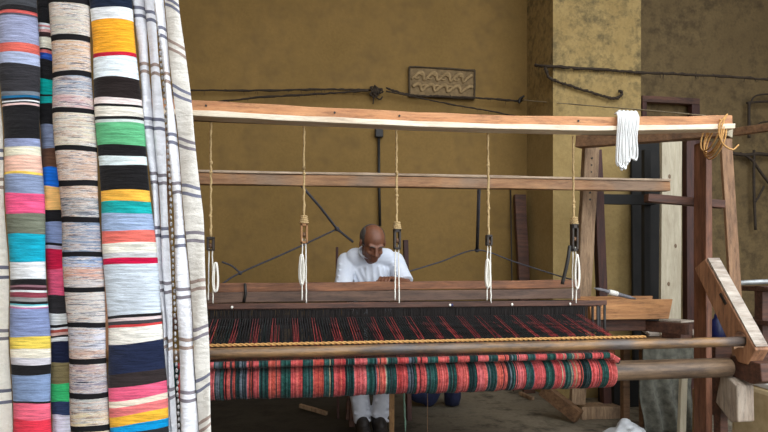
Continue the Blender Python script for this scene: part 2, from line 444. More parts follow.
cm = [[(37, (200, 194, 178))], [(73.5, (212, 176, 140))], [(98, (146, 160, 180)), (110, (208, 168, 168))], [(147, (222, 212, 188))], [(181, (210, 178, 156))], [(198, (206, 174, 146)), (217.5, (122, 126, 130))],
      [(252, (118, 138, 164))], [(267, (136, 170, 216)), (279, (212, 156, 134)), (287, (200, 192, 190))], [(322, (204, 198, 192))], [(349, (206, 206, 220)), (357.5, (208, 172, 156))], [(372, (178, 150, 150)), (391.5, (134, 128, 146))],
      [(410, (176, 176, 170)), (424, (222, 204, 160))], [(460, (206, 180, 150))]]
seq = [(-1, (160, 130, 110))]
for (b0, b1), mm in zip(cb, cm):
    seq.append((b1, K)); seq += mm
sC = S(seq)
sD = S([(10, (24, 34, 54)), (22, WH), (55, (245, 170, 44)), (59, (192, 30, 54)), (80, (228, 238, 244)), (100, (38, 31, 30)), (106, (240, 225, 222)), (108.5, K), (118, (240, 234, 222)), (121, K), (124, (200, 210, 205)),
        (146, (100, 182, 130)), (157, K), (166, (224, 238, 240)), (191, (28, 27, 28)), (202, (245, 184, 74)), (214, (26, 166, 166)), (231, (156, 176, 208)), (243, (236, 118, 106)), (253, (240, 236, 222)),
        (258, (206, 206, 208)), (264, (206, 22, 70)), (314, (206, 216, 226)), (317, K), (320, (225, 205, 205)), (323.5, (70, 66, 70)), (326, (214, 70, 70)), (342, (242, 238, 228)), (371, (34, 42, 68)), (384, (54, 46, 46)),
        (397, (236, 100, 134)), (403, (242, 226, 206)), (412, (236, 126, 126)), (422, (245, 186, 62)), (430, (10, 152, 214)), (460, (44, 44, 46))])
GT = 'woven textiles hanging at the left'
DT = 1.9
textile('hanging_striped_blanket', 'striped blanket with a broad turquoise band, at the left beside the cream cloth',
        [(0, -3), (108, 2), (216, 7.5), (324, 11), (432, 13)], [(0, 38), (108, 40), (216, 44.5), (324, 49.3), (432, 52.5)], DT, sA, YARN, GT)
textile('hanging_narrow_scarf', 'narrow dark scarf with blue, orange, crimson and green blocks, between two wider textiles',
        [(0, 36.5), (108, 39), (216, 43.5), (324, 48.5), (432, 51.5)], [(0, 51.3), (108, 54.5), (216, 62), (324, 68.5), (432, 73)], DT + 0.05, sB, YARN, GT, 0.034)
textile('hanging_marled_blanket', 'marled grey and beige blanket with evenly spaced thin black bands',
        [(0, 50), (108, 53), (216, 61), (324, 67.3), (432, 72)], [(0, 88.5), (108, 94), (216, 100), (324, 106), (432, 109)], DT - 0.005, sC, MARL, GT, 0.062, wob=0.5)
textile('hanging_orange_blanket', 'wide striped blanket with an orange block at top and a navy block low down',
        [(0, 89.8), (108, 95.3), (216, 101.5), (324, 107.5), (432, 110.5)], [(0, 132), (108, 142), (216, 153), (324, 163), (432, 169)], DT, sD, YARN, GT, 0.06,
        tilt=lambda u, y: -(u - 0.5) * max(0, (y - 210)) * 0.045)
PL1 = (126, 120, 126); PL2 = (150, 132, 122); PL3 = (112, 113, 128); PWH = (224, 224, 228)
def plaid(pairs, base=PWH, w=3.4):
    q = []
    for i, (a, b) in enumerate(pairs):
        c = (PL3, PL2, PL3, PL1, PL3, PL1, PL2, PL1)[i % 8]
        for y in (a, b): q.append((y - w / 2, base)); q.append((y + w / 2, c))
    q.append((460, base)); return S(q)
CRM = (240, 234, 222)
textile('hanging_cream_cloth', 'cream cloth with faint brown stripe pairs, cut off by the left picture edge', [(0, -26), (432, -20)], [(0, -5), (108, 0.5), (216, 6), (324, 9.5), (432, 12)], DT + 0.035,
        plaid([(150, 158), (180, 188), (267, 277), (330, 338), (390, 402)], CRM), LINEN, GT, 0.02)
inner = thing('hanging_white_shawl', 'white shawl in narrow pleats with grey stripe pairs, next to the orange-topped blanket', 'textile', PD(146, YB, DT + 0.02), GT)
textile('pleat', None, [(0, 133.5), (108, 143.5), (216, 154.5), (324, 164.3), (432, 170)], [(0, 144.5), (108, 152.5), (216, 160), (324, 166.5), (432, 172.5)], DT + 0.052,
        plaid([(10, 18), (66, 74), (120, 129), (174, 183), (228, 236), (282, 290), (338, 346), (386, 394)]), LINEN, None, 0.05, parent=inner)
textile('pleat', None, [(0, 145.5), (108, 153.5), (216, 160.8), (324, 167.3), (432, 173.2)], [(0, 154), (108, 163.5), (216, 168.5), (324, 172), (432, 176)], DT + 0.056,
        plaid([(14, 22), (67, 76), (121, 130), (176, 184), (229, 237), (283, 292), (340, 348), (388, 396)]), LINEN, None, 0.046, parent=inner)
outer = thing('hanging_plaid_shawl', 'off-white shawl with brown and navy stripe pairs, outermost of the hanging textiles', 'textile', PD(190, YB, DT - 0.02), GT)
textile('pleat', None, [(0, 155), (108, 167.5), (216, 174), (324, 178), (432, 182)], [(0, 163), (108, 174), (216, 184), (324, 192.5), (432, 198)], DT - 0.004,
        plaid([(30, 38), (76, 84), (136, 144), (184, 193), (237, 246), (289, 297), (339, 347), (391, 399)]), LINEN, None, 0.048, parent=outer)
textile('panel', None, [(0, 163.5), (108, 174.6), (216, 184.6), (324, 193.2), (432, 198.6)], [(0, 179.5), (108, 192.5), (216, 203), (324, 208), (432, 211.5)], DT - 0.01,
        plaid([(2, 8), (45, 53), (90, 98), (141, 148), (187, 195), (233, 241), (281, 289), (328, 336), (378, 388), (420, 428)], (210, 205, 196)), LINEN, None, 0.018, parent=outer,
        tilt=lambda u, y: (u - 0.5) * (10 if y < 60 else 10 - (y - 60) * 0.055))
fr = MB()
for i in range(75):
    y = -20 + i * 6.1
    x = interp([(0, 155.2), (108, 165.6), (216, 171.2), (324, 175), (432, 179)], y)
    fr.ell(PD(x + R.uniform(-0.6, 0.6), y, DT - 0.022), (0.0042, 0.004, 0.0075), nu=8, nv=5)
fr.build('whipped_edge', plain('edge_yarn', (70, 68, 76), (200, 198, 196), 140, 0.95, 0.5), outer)
# the pole they hang from (above the picture) and its two ropes
rl = thing('hanging_rail', 'wooden rail above the picture carrying the hanging textiles', 'rail', PD(100, YT - 9, DT))
MB().tube([PD(-40, YT - 5.6, DT), PD(220, YT - 5.6, DT)], 0.016, 12).build('pole', W_BROWN, rl)
for px in (-20, 205):
    q = PD(px, YT - 6, DT); MB().tube([q + V((0, 0, 0.017)), V((q.x, q.y, ZC - 0.002))], 0.006, 8).build('rope', ROPE, rl)

# ------------------------------------------------------------------ the loom
XPOST = 2.478
loom = thing('loom', 'large weathered timber handloom filling the room in front of the weaver', 'loom', (0.9, 3.4, 0))
LX = -0.78
zt0, zt1 = 1.955, 2.02
BOW = [(P(px, 0, 3.1).x, z) for px, z in ((100, 1.946), (200, 1.944), (300, 1.938), (400, 1.935), (500, 1.939), (600, 1.953), (728, 1.996))]
def ztop(x): return interp(BOW, x)
def bow(m, x0):
    for q in m.v: q.z += ztop(q.x)
    return m
xe = P(728, 120, 3.1).x
tb = bow(MB().beam((LX - 0.1, 3.1, 0.015), (xe, 3.1, 0.015), 0.075, 0.052, 24, 0.0022), 0).build('top_beam', W_ORANGE, loom, 0.004)
bow(MB().beam((LX - 0.1, 3.092, -0.026), (xe, 3.092, -0.026), 0.1, 0.028, 24, 0.002), 0).build('facing_board', W_CREAM, tb, 0.003)
for px in (207, 334, 398, 575):
    q = P(px, 0, 3.1); k = MB(); z = ztop(q.x) + 0.016
    k.tube([(q.x, 3.058, z), (q.x, 3.0635, z)], 0.0055, 10); k.build('nail', BLACK, tb)
MB().beam((LX, 3.3, 1.972), (P(622, 0, 3.3).x, 3.3, 1.985), 0.07, 0.06, 10, 0.002).build('rear_top_beam', W_BROWN, loom, 0.004)
# second rail
a = P(170, 177.2, 4.0); b = P(668, 185.6, 4.0)
cr = MB().beam(a - V((0, 0, 0.008)), b - V((0, 0, 0.008)), 0.06, 0.072, 14, 0.002).build('cross_rail', W_RAIL, loom, 0.005)
MB().beam(a + V((0, -0.004, 0.038)), b + V((0, -0.004, 0.036)), 0.068, 0.016, 14, 0.0018).build('lit_dusty_edge', W_LITDUST, cr, 0.002)  # pale strip paints light on the rail's dusty top edge
# right front post, left front post
MB().beam((2.600, 3.39, 0), (2.600, 3.39, 1.95), 0.044, 0.115, 10, 0.0015).build('front_post', W_RED, loom, 0.005)
MB().beam((LX, 3.255, 0), (LX, 3.255, 1.93), 0.06, 0.11, 10, 0.0015).build('front_post', W_RED, loom, 0.005)
# side beam from the front post to the leaning rear post
q0 = PD(729, 130, 3.645); q1 = P(578, 142, 4.06)
sbm = MB().beam(q0, q1, 0.08, 0.085, 8, 0.002).build('side_beam', W_BROWN, loom, 0.005)
dq = (q0 - q1).normalized(); MB().beam(q0, q0 + dq * 0.012, 0.078, 0.083, 1, 0.001).build('end_grain', W_PALE, sbm, 0.003)
lq0 = V((LX, 3.2, 1.98)); lq1 = V((LX, 4.15, 2.06))
MB().beam((LX, 4.12, 0), (LX, 4.12, 2.0), 0.08, 0.1, 8).build('rear_post', W_TANV, loom, 0.005)
MB().beam((LX, 3.36, 1.99), (LX, 4.2, 2.05), 0.08, 0.08, 8).build('side_beam', W_BROWN, loom, 0.005)
# rear posts
t = P(591, 147, 4.13); bt = P(577, 404, 4.3)
rp = MB().beam(bt, t, 0.115, 0.05, 10, 0.003, up=(0, 1, 0)).build('rear_post', W_GREYV, loom, 0.005)
for k in range(7):
    f = 0.80 + k * 0.026; q = bt.lerp(t, f) + V((R.uniform(-0.02, 0.02), -0.026, 0))
    MB().tube([q + V((0, -0.003, 0)), q + V((0, 0.002, 0))], R.uniform(0.005, 0.009), 8).build('bolt_hole', BLACK, rp)
MB().beam(P(606, 404, 4.42), P(596, 150, 4.3), 0.07, 0.06, 8, 0.002, up=(0, 1, 0)).build('rear_upright', W_REDDARK, loom, 0.004)
MB().beam(P(577, 411, 4.36), P(616, 410.5, 4.36), 0.16, 0.1, 5, 0.004).build('foot_block', W_GREYV, loom, 0.006)
MB().beam(P(543, 389, 4.42), P(579, 417, 4.18), 0.06, 0.1, 6, 0.002).build('foot_brace', W_BROWN, loom, 0.004)
# bar pinned behind the front post
MB().beam(P(646, 198, 3.49), P(723, 204.5, 3.49), 0.05, 0.052, 6, 0.0015).build('tie_bar', W_DARK, loom, 0.004)
# the right arm with its round notch, and its left twin
def arm(x0, w):
    A = V((3.31, 1.16)); B = V((3.215, 1.218)); Cc = V((2.825, 0.725)); E = V((2.885, 0.635)); Fp = V((2.955, 0.64))
    n0 = V((2.94, 0.765)); rn = 0.046
    d = (A - Fp).normalized(); t = (n0 - Fp).dot(d); foot = Fp + d * t; off = (n0 - foot).length
    h = math.sqrt(max(1e-6, rn * rn - min(off, rn * 0.9) ** 2)); e0 = foot - d * h; e1 = foot + d * h
    pts = [A, B, Cc, E, Fp, e0]
    a0 = math.atan2(e0.y - n0.y, e0.x - n0.x); a1 = math.atan2(e1.y - n0.y, e1.x - n0.x)
    # go the long way round, inside the wood
    while a1 > a0: a1 -= 2 * math.pi
    if a0 - a1 < math.pi: a1 -= 0
    for i in range(1, 14):
        aa = a0 + (a1 - a0) * i / 14; pts.append(n0 + V((math.cos(aa), math.sin(aa))) * rn)
    pts.append(e1)
    return MB().prism([(p.x, p.y) for p in pts], (x0, 0, 0), (0, 1, 0), (0, 0, 1), (w, 0, 0))
ra = arm(XPOST + 0.002, 0.085).build('notched_arm', W_ARM, loom, 0.006)
sl = MB(); c0 = P(714.5, 297, 3.07); sl.box((XPOST + 0.001, 3.065, 0.985), (0.004, 0.018, 0.075), Matrix.Rotation(math.radians(-38), 3, 'X')); sl.build('slot', BLACK, ra)
sl = MB(); MB().prism([(3.205, 1.215), (2.84, 0.752), (2.828, 0.742), (3.195, 1.222)], (XPOST + 0.006, 0, 0), (0, 1, 0), (0, 0, 1), (0.077, 0, 0)).build('lit_edge', W_WHITE, ra)  # paler strip paints daylight on the arm's upper face
arm(LX - 0.12, 0.085).build('notched_arm', W_ARM, loom, 0.006)
# warp beam, tension rod, lease cord
MB().tube([(LX - 0.05, 3.0, 0.604), (1.9, 3.0, 0.604), (2.462, 3.0, 0.604)], 0.054, 28).build('warp_beam', W_WBEAM, loom, 0.004)
MB().tube([(LX - 0.1 + i * 0.21, 2.93, 0.755 + R.uniform(-0.001, 0.001)) for i in range(16)] + [(XPOST + 0.075, 2.93, 0.757)], 0.027, 20).build('tension_rod', W_ROD, loom)
lc = MB(); 
for s in (0, math.pi):
    lc.tube([(-0.45 + i * 0.0075, 2.940 + 0.004 * math.cos(i * 0.9 + s), 0.7925 + 0.004 * math.sin(i * 0.9 + s)) for i in range(316)], 0.0048, 5)
lc.build('lease_cord', TWINE, loom)
MB().beam((LX - 0.05, 3.76, 0.83), (1.93, 3.76, 0.83), 0.09, 0.08, 8).build('breast_beam', W_DARK, loom, 0.005)
MB().beam((1.94, 3.76, 0.78), (2.42, 3.76, 0.78), 0.09, 0.08, 4).build('trough_support', W_DARK, loom, 0.005)
MB().beam((2.56, 3.48, 0.77), (2.27, 4.12, 0.77), 0.05, 0.07, 6).build('side_rail', W_DARK, loom, 0.004)
# bearing blocks at the right end
MB().prism([(3.02, 0.668), (2.80, 0.655), (2.79, 0.56), (2.86, 0.535), (3.03, 0.555)], (XPOST + 0.008, 0, 0), (0, 1, 0), (0, 0, 1), (0.13, 0, 0)).build('bearing_block', W_DARK, loom, 0.006)
lb = MB().prism([(3.05, 0.552), (2.98, 0.548), (2.92, 0.515), (2.915, 0.318), (2.97, 0.305), (3.09, 0.39)], (XPOST - 0.03, 0, 0), (0, 1, 0), (0, 0, 1), (0.106, 0, 0)).build('wedge_block', W_CHALK, loom, 0.008)
MB().beam((XPOST + 0.03, 3.12, 0), (XPOST + 0.03, 3.12, 0.56), 0.05, 0.06, 6).build('prop', W_DARK, loom, 0.004)

# striped warp wound on the beam
rollm = MB(); X0, X1 = -0.52, 1.752; step = 0.0056; n = int((X1 - X0) / step)
per = 0.104
RED = [(168, 70, 68), (174, 80, 76), (164, 66, 66), (172, 80, 68), (174, 82, 82)]
GRN = [(30, 56, 54), (34, 68, 62), (30, 46, 46), (40, 74, 70), (58, 70, 72), (26, 34, 36)]
def yarn_col(x):
    k = math.floor((x - X1) / per); f = (x - X1) / per - k
    rr = random.Random(k * 31 + 5)
    base_r = RED[rr.randrange(5)]; gb = GRN[rr.randrange(4)]; mixg = rr.random() < 0.3
    edge = R.uniform(-0.02, 0.02)
    if f + edge > 0.45 or (k == -1 and f > 0.40): c = base_r if R.random() < 0.8 else R.choice(RED)
    else:
        c = gb if R.random() < 0.65 else R.choice(GRN)
        if mixg and R.random() < 0.35: c = (84, 90, 98)
    if R.random() < 0.015: c = (150, 140, 116)
    if R.random() < 0.05: c = (44, 40, 40)
    j = R.uniform(-22, 16)
    return lin(tuple(max(0, min(255, v + j)) for v in c))
ycols = [yarn_col(X0 + i * step) for i in range(n)]
pts = []; rads = []; cl = []
for i in range(n):
    x = X0 + i * step; w = 0.0795 + 0.0022 * math.sin(x * 9) + 0.0016 * math.sin(x * 2 * math.pi / per) + R.uniform(-0.0016, 0.0016)
    if x > X1 - 0.02: w -= (x - X1 + 0.02) * 0.25
    for dx, dr in ((0.0003, -0.0022), (step * 0.5, 0.0), (step - 0.0003, -0.0022)):
        pts.append((x + dx, 3.0, 0.598)); rads.append(w + dr); cl.append(ycols[i])
roll = thing('warp_roll', 'fat roll of red and dark green striped warp yarn along the front of the loom', 'yarn roll', (0.63, 3.0, 0.51))
for q, rr_ in ((0, 0.0615), (1, 0.07), (2, 0.076)): rads[q] = rr_; rads[-1 - q] = rr_
rollm.tube(pts, rads, 30, cl, caps=False); rollm.build('wound_yarn', ROLLYARN, roll)
sm = MB(); pts = []; rads = []; cl = []
for i in range(n):
    x = X0 + i * step
    if x > X1 - 0.06: zz = 0.7 - (x - X1 + 0.06) * 0.6
    else: zz = 0.7
    for dx, dr in ((0.0003, -0.0015), (step * 0.5, 0.0), (step - 0.0003, -0.0015)):
        pts.append((x + dx, 2.925, zz + 0.0)); rads.append(0.0175 + dr); cl.append(ycols[i])
sm.tube(pts, rads, 16, cl); sm.build('upper_strand_fold', ROLLYARN, roll)
# warp threads from the rod back through the heddles to the breast beam
wt = MB(); nt_ = 330; xa, xb = -0.42, 1.74
for i in range(nt_):
    x = xa + (xb - xa) * (i + 0.5) / nt_
    f = ((x - X1) / per) % 1
    c = R.choice([(130, 46, 46), (150, 58, 54), (112, 40, 42)]) if 0.5 < f < 0.95 and R.random() < 0.7 else R.choice([(20, 22, 22), (28, 26, 28), (22, 34, 32), (34, 28, 26)])
    dz = 0.018 * (1 if i % 2 else -1)
    p = [(x, 2.9446, 0.70), (x, 2.966, 0.76), (x, 2.972, 0.803), (x, 3.31, 0.868 + dz), (x, 3.55, 0.872 + dz * 0.3), (x, 3.722, 0.8735)]
    wt.tube(p, 0.0015, 4, [lin(c)] * 6, caps=False)
tag(wt.build('warp_threads', ROLLYARN), 'dark warp threads with red groups stretched from rod to heddles', 'yarn', kind='stuff')
# heddle shafts
for si, (yy, zt_) in enumerate(((3.315, 0.955), (3.375, 0.945))):
    hs = thing('heddle_shaft', ('front' if si == 0 else 'rear') + ' shaft of dark heddle strings hanging ' + ('nearest the striped roll' if si == 0 else 'between the front shaft and the brown batten'), 'heddle shaft', (0.65, yy, 0.66), 'heddle shafts of the loom')
    MB().beam((-0.46, yy, zt_), (1.90, yy, zt_), 0.02, 0.03, 8, 0.001).build('upper_bar', W_DARK, hs, 0.002)
    MB().beam((-0.46, yy, 0.665), (1.90, yy, 0.665), 0.02, 0.03, 8, 0.001).build('lower_bar', W_DARK, hs, 0.002)
    hm = MB()
    for i in range(460):
        x = -0.44 + 2.22 * (i + R.uniform(0.1, 0.9)) / 460
        q = V((x + R.uniform(-0.003, 0.003), yy + R.uniform(-0.004, 0.004), 0.868))
        hm.tube([(x, yy, zt_ - 0.016), q, (x, yy, 0.681)], 0.0023, 4, caps=False)
    for xx in (-0.45, 1.845, 1.89):
        MB().tube([(xx, yy, 0.68), (xx, yy, zt_ - 0.015)], 0.008, 8).build('end_rod', BLACK, hs)
    tag(hm.build('heddle_strings', HEDDLE, hs), kind='stuff')
    if si == 0:
        for px in (232, 450, 452, 512, 570):
            q = P(px, 304 + R.uniform(-1, 2), 3.302); k = MB()
            k.ell((q.x, 3.300, zt_ - 0.004), (0.007, 0.004, 0.008), nu=8, nv=6); k.build('thread_knot', STRING if px != 452 else BLUEP, hs)
# batten
bat = thing('batten', 'long brown wooden batten across the loom in front of the weaver', 'batten', (0.7, 3.46, 0.6))
bx0, bx1 = P(213, 0, 3.46).x, P(579, 0, 3.46).x
MB().beam((bx0, 3.475, 1.05), (bx1, 3.475, 1.065), 0.035, 0.05, 12, 0.0025).build('hand_rail', W_BATTEN, bat, 0.004)
MB().beam((bx0 - 0.03, 3.465, 0.995), (bx1 + 0.0, 3.465, 1.005), 0.055, 0.06, 12, 0.002).build('upper_board', W_BATTEN2, bat, 0.004)
MB().beam((bx0, 3.47, 0.70), (bx1, 3.47, 0.70), 0.05, 0.06, 8).build('lower_board', W_DARK, bat, 0.004)
rd = MB()
for i in range(330):
    x = bx0 + 0.03 + (bx1 - bx0 - 0.06) * i / 329
    rd.box((x, 3.47, 0.848), (0.0042, 0.012, 0.236))
tag(rd.build('reed', HEDDLE, bat), kind='stuff')
st = MB(); q = P(245, 0, 3.44); st.tube([(q.x, 3.434, 1.075), (q.x + 0.004, 3.43, 1.02), (q.x - 0.006, 3.433, 0.97)], 0.008, 8); st.build('strap', BLACK, bat)

# pulley cords
def pulley(px, y0, y1, style, label, xh=0):
    x = P(px, 200, 3.3).x
    z = lambda y: P(px, y, 3.3).z
    g = thing('pulley_cord', label, 'pulley cord', (x, 3.3, 0.97), 'pulley cords hanging from the loom')
    Y = 3.318
    rp_ = rope_pts((x, 3.3, 1.936), (x, 3.29, z(y0) + 0.0), 34, 0, 0.0022)
    m = MB(); rope_mesh(m, rp_, 0.0062, 6)
    for k in range(3):
        i = R.randrange(6, 30); m.ell(rp_[i], (0.010, 0.010, 0.012), nu=8, nv=6)
    m.build('rope', ROPE, g)
    h = z(y0) - z(y1); c = V((x, 3.285, z(y1) + h / 2)); mat = BLOCKTAN if style == 'tan' else BLOCKDARK
    w = 0.040 if style != 'small' else 0.034
    bl = MB()
    for s in (-1, 1): bl.box(c + V((s * (w / 2 - 0.006), 0, -h * 0.02)), (0.012, 0.036, h * 0.92))
    bl.box(c + V((0, 0, h * 0.40)), (w, 0.036, h * 0.2)); bl.box(c + V((0, 0, -h * 0.43)), (w, 0.036, h * 0.1))
    B = bl.build('pulley_block', mat, g, 0.003)
    MB().tube([c + V((-w / 2 + 0.012, 0, -0.01)), c + V((w / 2 - 0.012, 0, -0.01))], 0.014, 14).build('wheel', W_BROWN, B)
    if style in ('tan', 'cap', 'mid'):
        wr = MB(); nw = 4
        for k in range(nw):
            zz = z(y0) - 0.004 + 0.011 * k
            rr = (0.021 - 0.002 * k)
            wr.tube([V((x + rr * math.cos(a * math.pi / 8), 3.285 + rr * math.sin(a * math.pi / 8), zz)) for a in range(16)], 0.0052, 6, closed=True)
        wr.build('binding', ROPE, B)
    zb = c.z - h / 2
    for dx, ze in ((-0.012 + xh, z(300)), (0.012 + xh, z(303))):
        MB().tube(rope_pts((x + dx * 0.7, 3.285, zb + 0.03), (x + dx, 3.283, ze), 16, 0, 0.0012), 0.0036, 6).build('cord', STRING, g)
    return g, x, z
def hank(g, x, y, z0, z1, w, n=4):
    m = MB()
    for k in range(n):
        o = R.uniform(-0.006, 0.006); ww = w * R.uniform(0.7, 1.1)
        pts_ = []
        for a in range(20):
            t = 2 * math.pi * a / 20
            pts_.append(V((x + o + ww * math.sin(t) * (0.6 + 0.4 * (1 - math.cos(t)) / 2), y - 0.004 * k, (z0 + z1) / 2 + (z0 - z1) / 2 * math.cos(t) - R.uniform(0, 0.006))))
        m.tube(pts_, 0.0038, 6, closed=True)
    m.build('cord_loop', STRING, g)
g, x, z = pulley(211, 237, 251, 'dark', 'pulley cord with a black block, nearest the hanging textiles'); hank(g, x + 0.03, 3.272, z(262), z(291), 0.016)
g, x, z = pulley(304, 222, 244, 'tan', 'pulley cord with a light tan wooden block, left of the weaver'); hank(g, x - 0.014, 3.272, z(254), z(284), 0.012)
g, x, z = pulley(396.5, 228, 250, 'mid', 'pulley cord with a rope-bound dark block, beside the weaver\'s shoulder')
g, x, z = pulley(488, 235, 246, 'small', 'pulley cord with the smallest dark block, midway along the bare wall'); hank(g, x - 0.012, 3.272, z(259), z(287), 0.015)
g, x, z = pulley(573, 223, 252, 'cap', 'pulley cord with a large dark block before the leaning rear post'); hank(g, x + 0.012, 3.272, z(254), z(288), 0.018)
MB().tube(path([(x - 0.03, 3.28, z(246)), (x - 0.05, 3.27, z(262)), (x - 0.075, 3.285, z(284))], 8), 0.011, 8).build('black_strap', BLACK, g)

# white skein over the top beam
xs0 = P(615.5, 0, 3.03).x; xs1 = P(637, 0, 3.03).x
sk = MB(); zt_ = ztop((xs0 + xs1) / 2)
for k in range(15):
    u = (k + 0.5) / 15; xx = xs0 + 0.012 + (xs1 - xs0 - 0.012) * u; pile = 0.006 * (k % 3)
    zb = P(620, 164 + 6 * math.sin(u * 5.5) + R.uniform(-2, 2), 3.03).z
    spread = 0.010 + R.uniform(-0.003, 0.004)
    xm = xs0 + (xs1 - xs0) * (0.08 + 0.82 * u)
    yf = 3.031 - pile
    pts_ = [(xx, 3.06, zt_ + 0.052 + pile), (xx, 3.04, zt_ + 0.05 + pile), (xx - 0.002, yf - 0.004, zt_ + 0.01)]
    pts_ += [(xm - spread * 0.5, yf, zt_ - 0.08), (xm - spread, yf, zb + 0.05), (xm - spread, yf, zb + 0.018), (xm, yf - 0.004, zb), (xm + spread, yf, zb + 0.018), (xm + spread, yf - 0.004, zb + 0.05),
             (xm + spread * 0.5, yf - 0.004, zt_ - 0.08), (xx + 0.003, yf - 0.006, zt_ + 0.012), (xx + 0.004, 3.04, zt_ + 0.054 + pile), (xx + 0.004, 3.07, zt_ + 0.056 + pile)]
    sk.tube(path(pts_, 4, 0.0006), 0.0046, 6)
tag(sk.build('cotton_skein', COTTON), 'skein of white cotton looped over the top beam', 'skein')
# twine lashing at the right post's head
tw = MB()
cx = P(708, 0, 3.2).x
for k in range(5):
    o = R.uniform(-0.012, 0.012); pts_ = []
    for a in range(28):
        t = 2 * math.pi * a / 28
        pts_.append(V((cx + o + 0.03 * k * 0.3 - 0.01 + 0.045 * math.sin(t + 0.6), 3.165 + 0.13 * math.sin(t) * 0.95, ztop(cx) - 0.04 + 0.10 * math.cos(t) - 0.012 * k)))
    tw.tube(pts_, 0.0048, 6, closed=True)
for k in range(2):
    tw.tube(path([(cx - 0.01, 3.03, ztop(cx) + 0.04), (cx - 0.05 - 0.02 * k, 3.022, ztop(cx) - 0.03), (cx - 0.045, 3.03, ztop(cx) - 0.12), (cx + 0.02, 3.03, ztop(cx) - 0.16), (cx + 0.07, 3.04, ztop(cx) - 0.13)], 8), 0.0045, 6)
tag(tw.build('twine_lashing', TWINE, loom), 'loops of pale orange twine')

# weft trough
tr = thing('weft_trough', 'shallow tan wooden trough resting on the loom beside the batten', 'trough', (2.2, 3.7, 0.82))
f0 = P(588, 310, 3.66); f1 = P(667, 309, 3.66)
zt_ = 0.955; zb_ = 0.823
MB().prism([(f0.x, zt_), (f1.x + 0.03, zt_), (f1.x, zb_), (f0.x + 0.01, zb_)], (0, 3.64, 0), (1, 0, 0), (0, 0, 1), (0, 0.02, 0)).build('front_board', W_TRAY, tr, 0.003)
MB().prism([(f0.x, zt_ + 0.012), (f1.x + 0.03, zt_ + 0.012), (f1.x, zb_), (f0.x + 0.01, zb_)], (0, 3.86, 0), (1, 0, 0), (0, 0, 1), (0, 0.02, 0)).build('back_board', W_TRAY, tr, 0.003)
MB().box(((f0.x + f1.x) / 2, 3.76, zb_ + 0.008), (f1.x - f0.x - 0.02, 0.2, 0.014)).build('bottom_board', W_TRAY, tr, 0.002)
for xx in (f0.x + 0.018, f1.x - 0.005):
    MB().box((xx, 3.76, 0.89), (0.018, 0.196, 0.115)).build('end_board', W_TRAY, tr, 0.003)
MB().beam((f0.x + 0.012, 3.634, zb_ + 0.02), (f1.x - 0.006, 3.634, zb_ + 0.02), 0.01, 0.035, 6, 0.001).build('lower_lip', W_TRAY, tr, 0.003)
tl = thing('shuttle', 'grey boat shuttle with a white bobbin lying on the trough', 'shuttle', (1.95, 3.75, 0.97))
s0 = P(594, 288, 3.75); s1 = P(636, 299, 3.75)
MB().tube([s0, s0.lerp(s1, 0.15), s0.lerp(s1, 0.5), s0.lerp(s1, 0.85), s1], [0.003, 0.012, 0.015, 0.012, 0.003], 10).build('body', plain('grey_shuttle', (90, 88, 92), (130, 128, 132), 30, 0.5, 0.1), tl)
mid = s0.lerp(s1, 0.35); MB().tube([mid, s0.lerp(s1, 0.55)], 0.019, 10).build('bobbin', STRING, tl)

# ------------------------------------------------------------------ weaver
wx = 0.612
man = thing('person', 'man in a white T-shirt sitting behind the loom, head bent over his work', 'person', (wx, 4.25, 0))
def rotm(rx, rz): return Matrix.Rotation(rz, 3, 'Z') @ Matrix.Rotation(rx, 3, 'X')
HR = rotm(math.radians(33), math.radians(9)); HC = V((wx - 0.015, 4.03, 1.335))
H = lambda x, y, z_: HC + HR @ V((x, y, z_))
shL, shR = V((wx - 0.172, 4.235, 1.208)), V((wx + 0.176, 4.235, 1.214))
elL, elR = V((wx - 0.215, 4.10, 0.985)), V((wx + 0.222, 4.07, 1.045))
wrL, wrR = V((wx - 0.10, 3.86, 0.98)), V((wx + 0.075, 3.83, 1.085))
hip = V((wx, 4.43, 0.58)); chest = V((wx, 4.27, 1.12)); belly = V((wx, 4.34, 0.83)); neck = V((wx - 0.005, 4.17, 1.27))
hpL, hpR = hip + V((-0.1, 0, 0)), hip + V((0.1, 0, 0))
knL, knR = V((wx - 0.14, 4.08, 0.56)), V((wx + 0.1, 4.06, 0.57))
anL, anR = V((P(362, 0, 4.18).x, 4.18, 0.115)), V((P(379, 0, 4.12).x, 4.12, 0.12))
bd = MB()
def torso(m, e):
    m.ell(chest + V((0, 0, 0.0)), (0.175 + e, 0.105 + e, 0.17 + e), Matrix.Rotation(math.radians(18), 3, 'X'), 24, 16)
    m.ell(belly, (0.165 + e, 0.125 + e, 0.20 + e), None, 24, 16)
    m.ell(hip, (0.175 + e, 0.13 + e, 0.12 + e), None, 24, 14)
    m.caps(shL + V((0.06, 0, 0)), 0.062 + e, shR + V((-0.06, 0, 0)), 0.062 + e)
    m.caps(neck + V((-0.11, 0.03, -0.03)), 0.055 + e, neck + V((0.11, 0.03, -0.03)), 0.055 + e)
torso(bd, 0)
bd.caps(neck + V((0, 0.05, -0.06)), 0.06, H(0, 0.035, -0.05), 0.056)
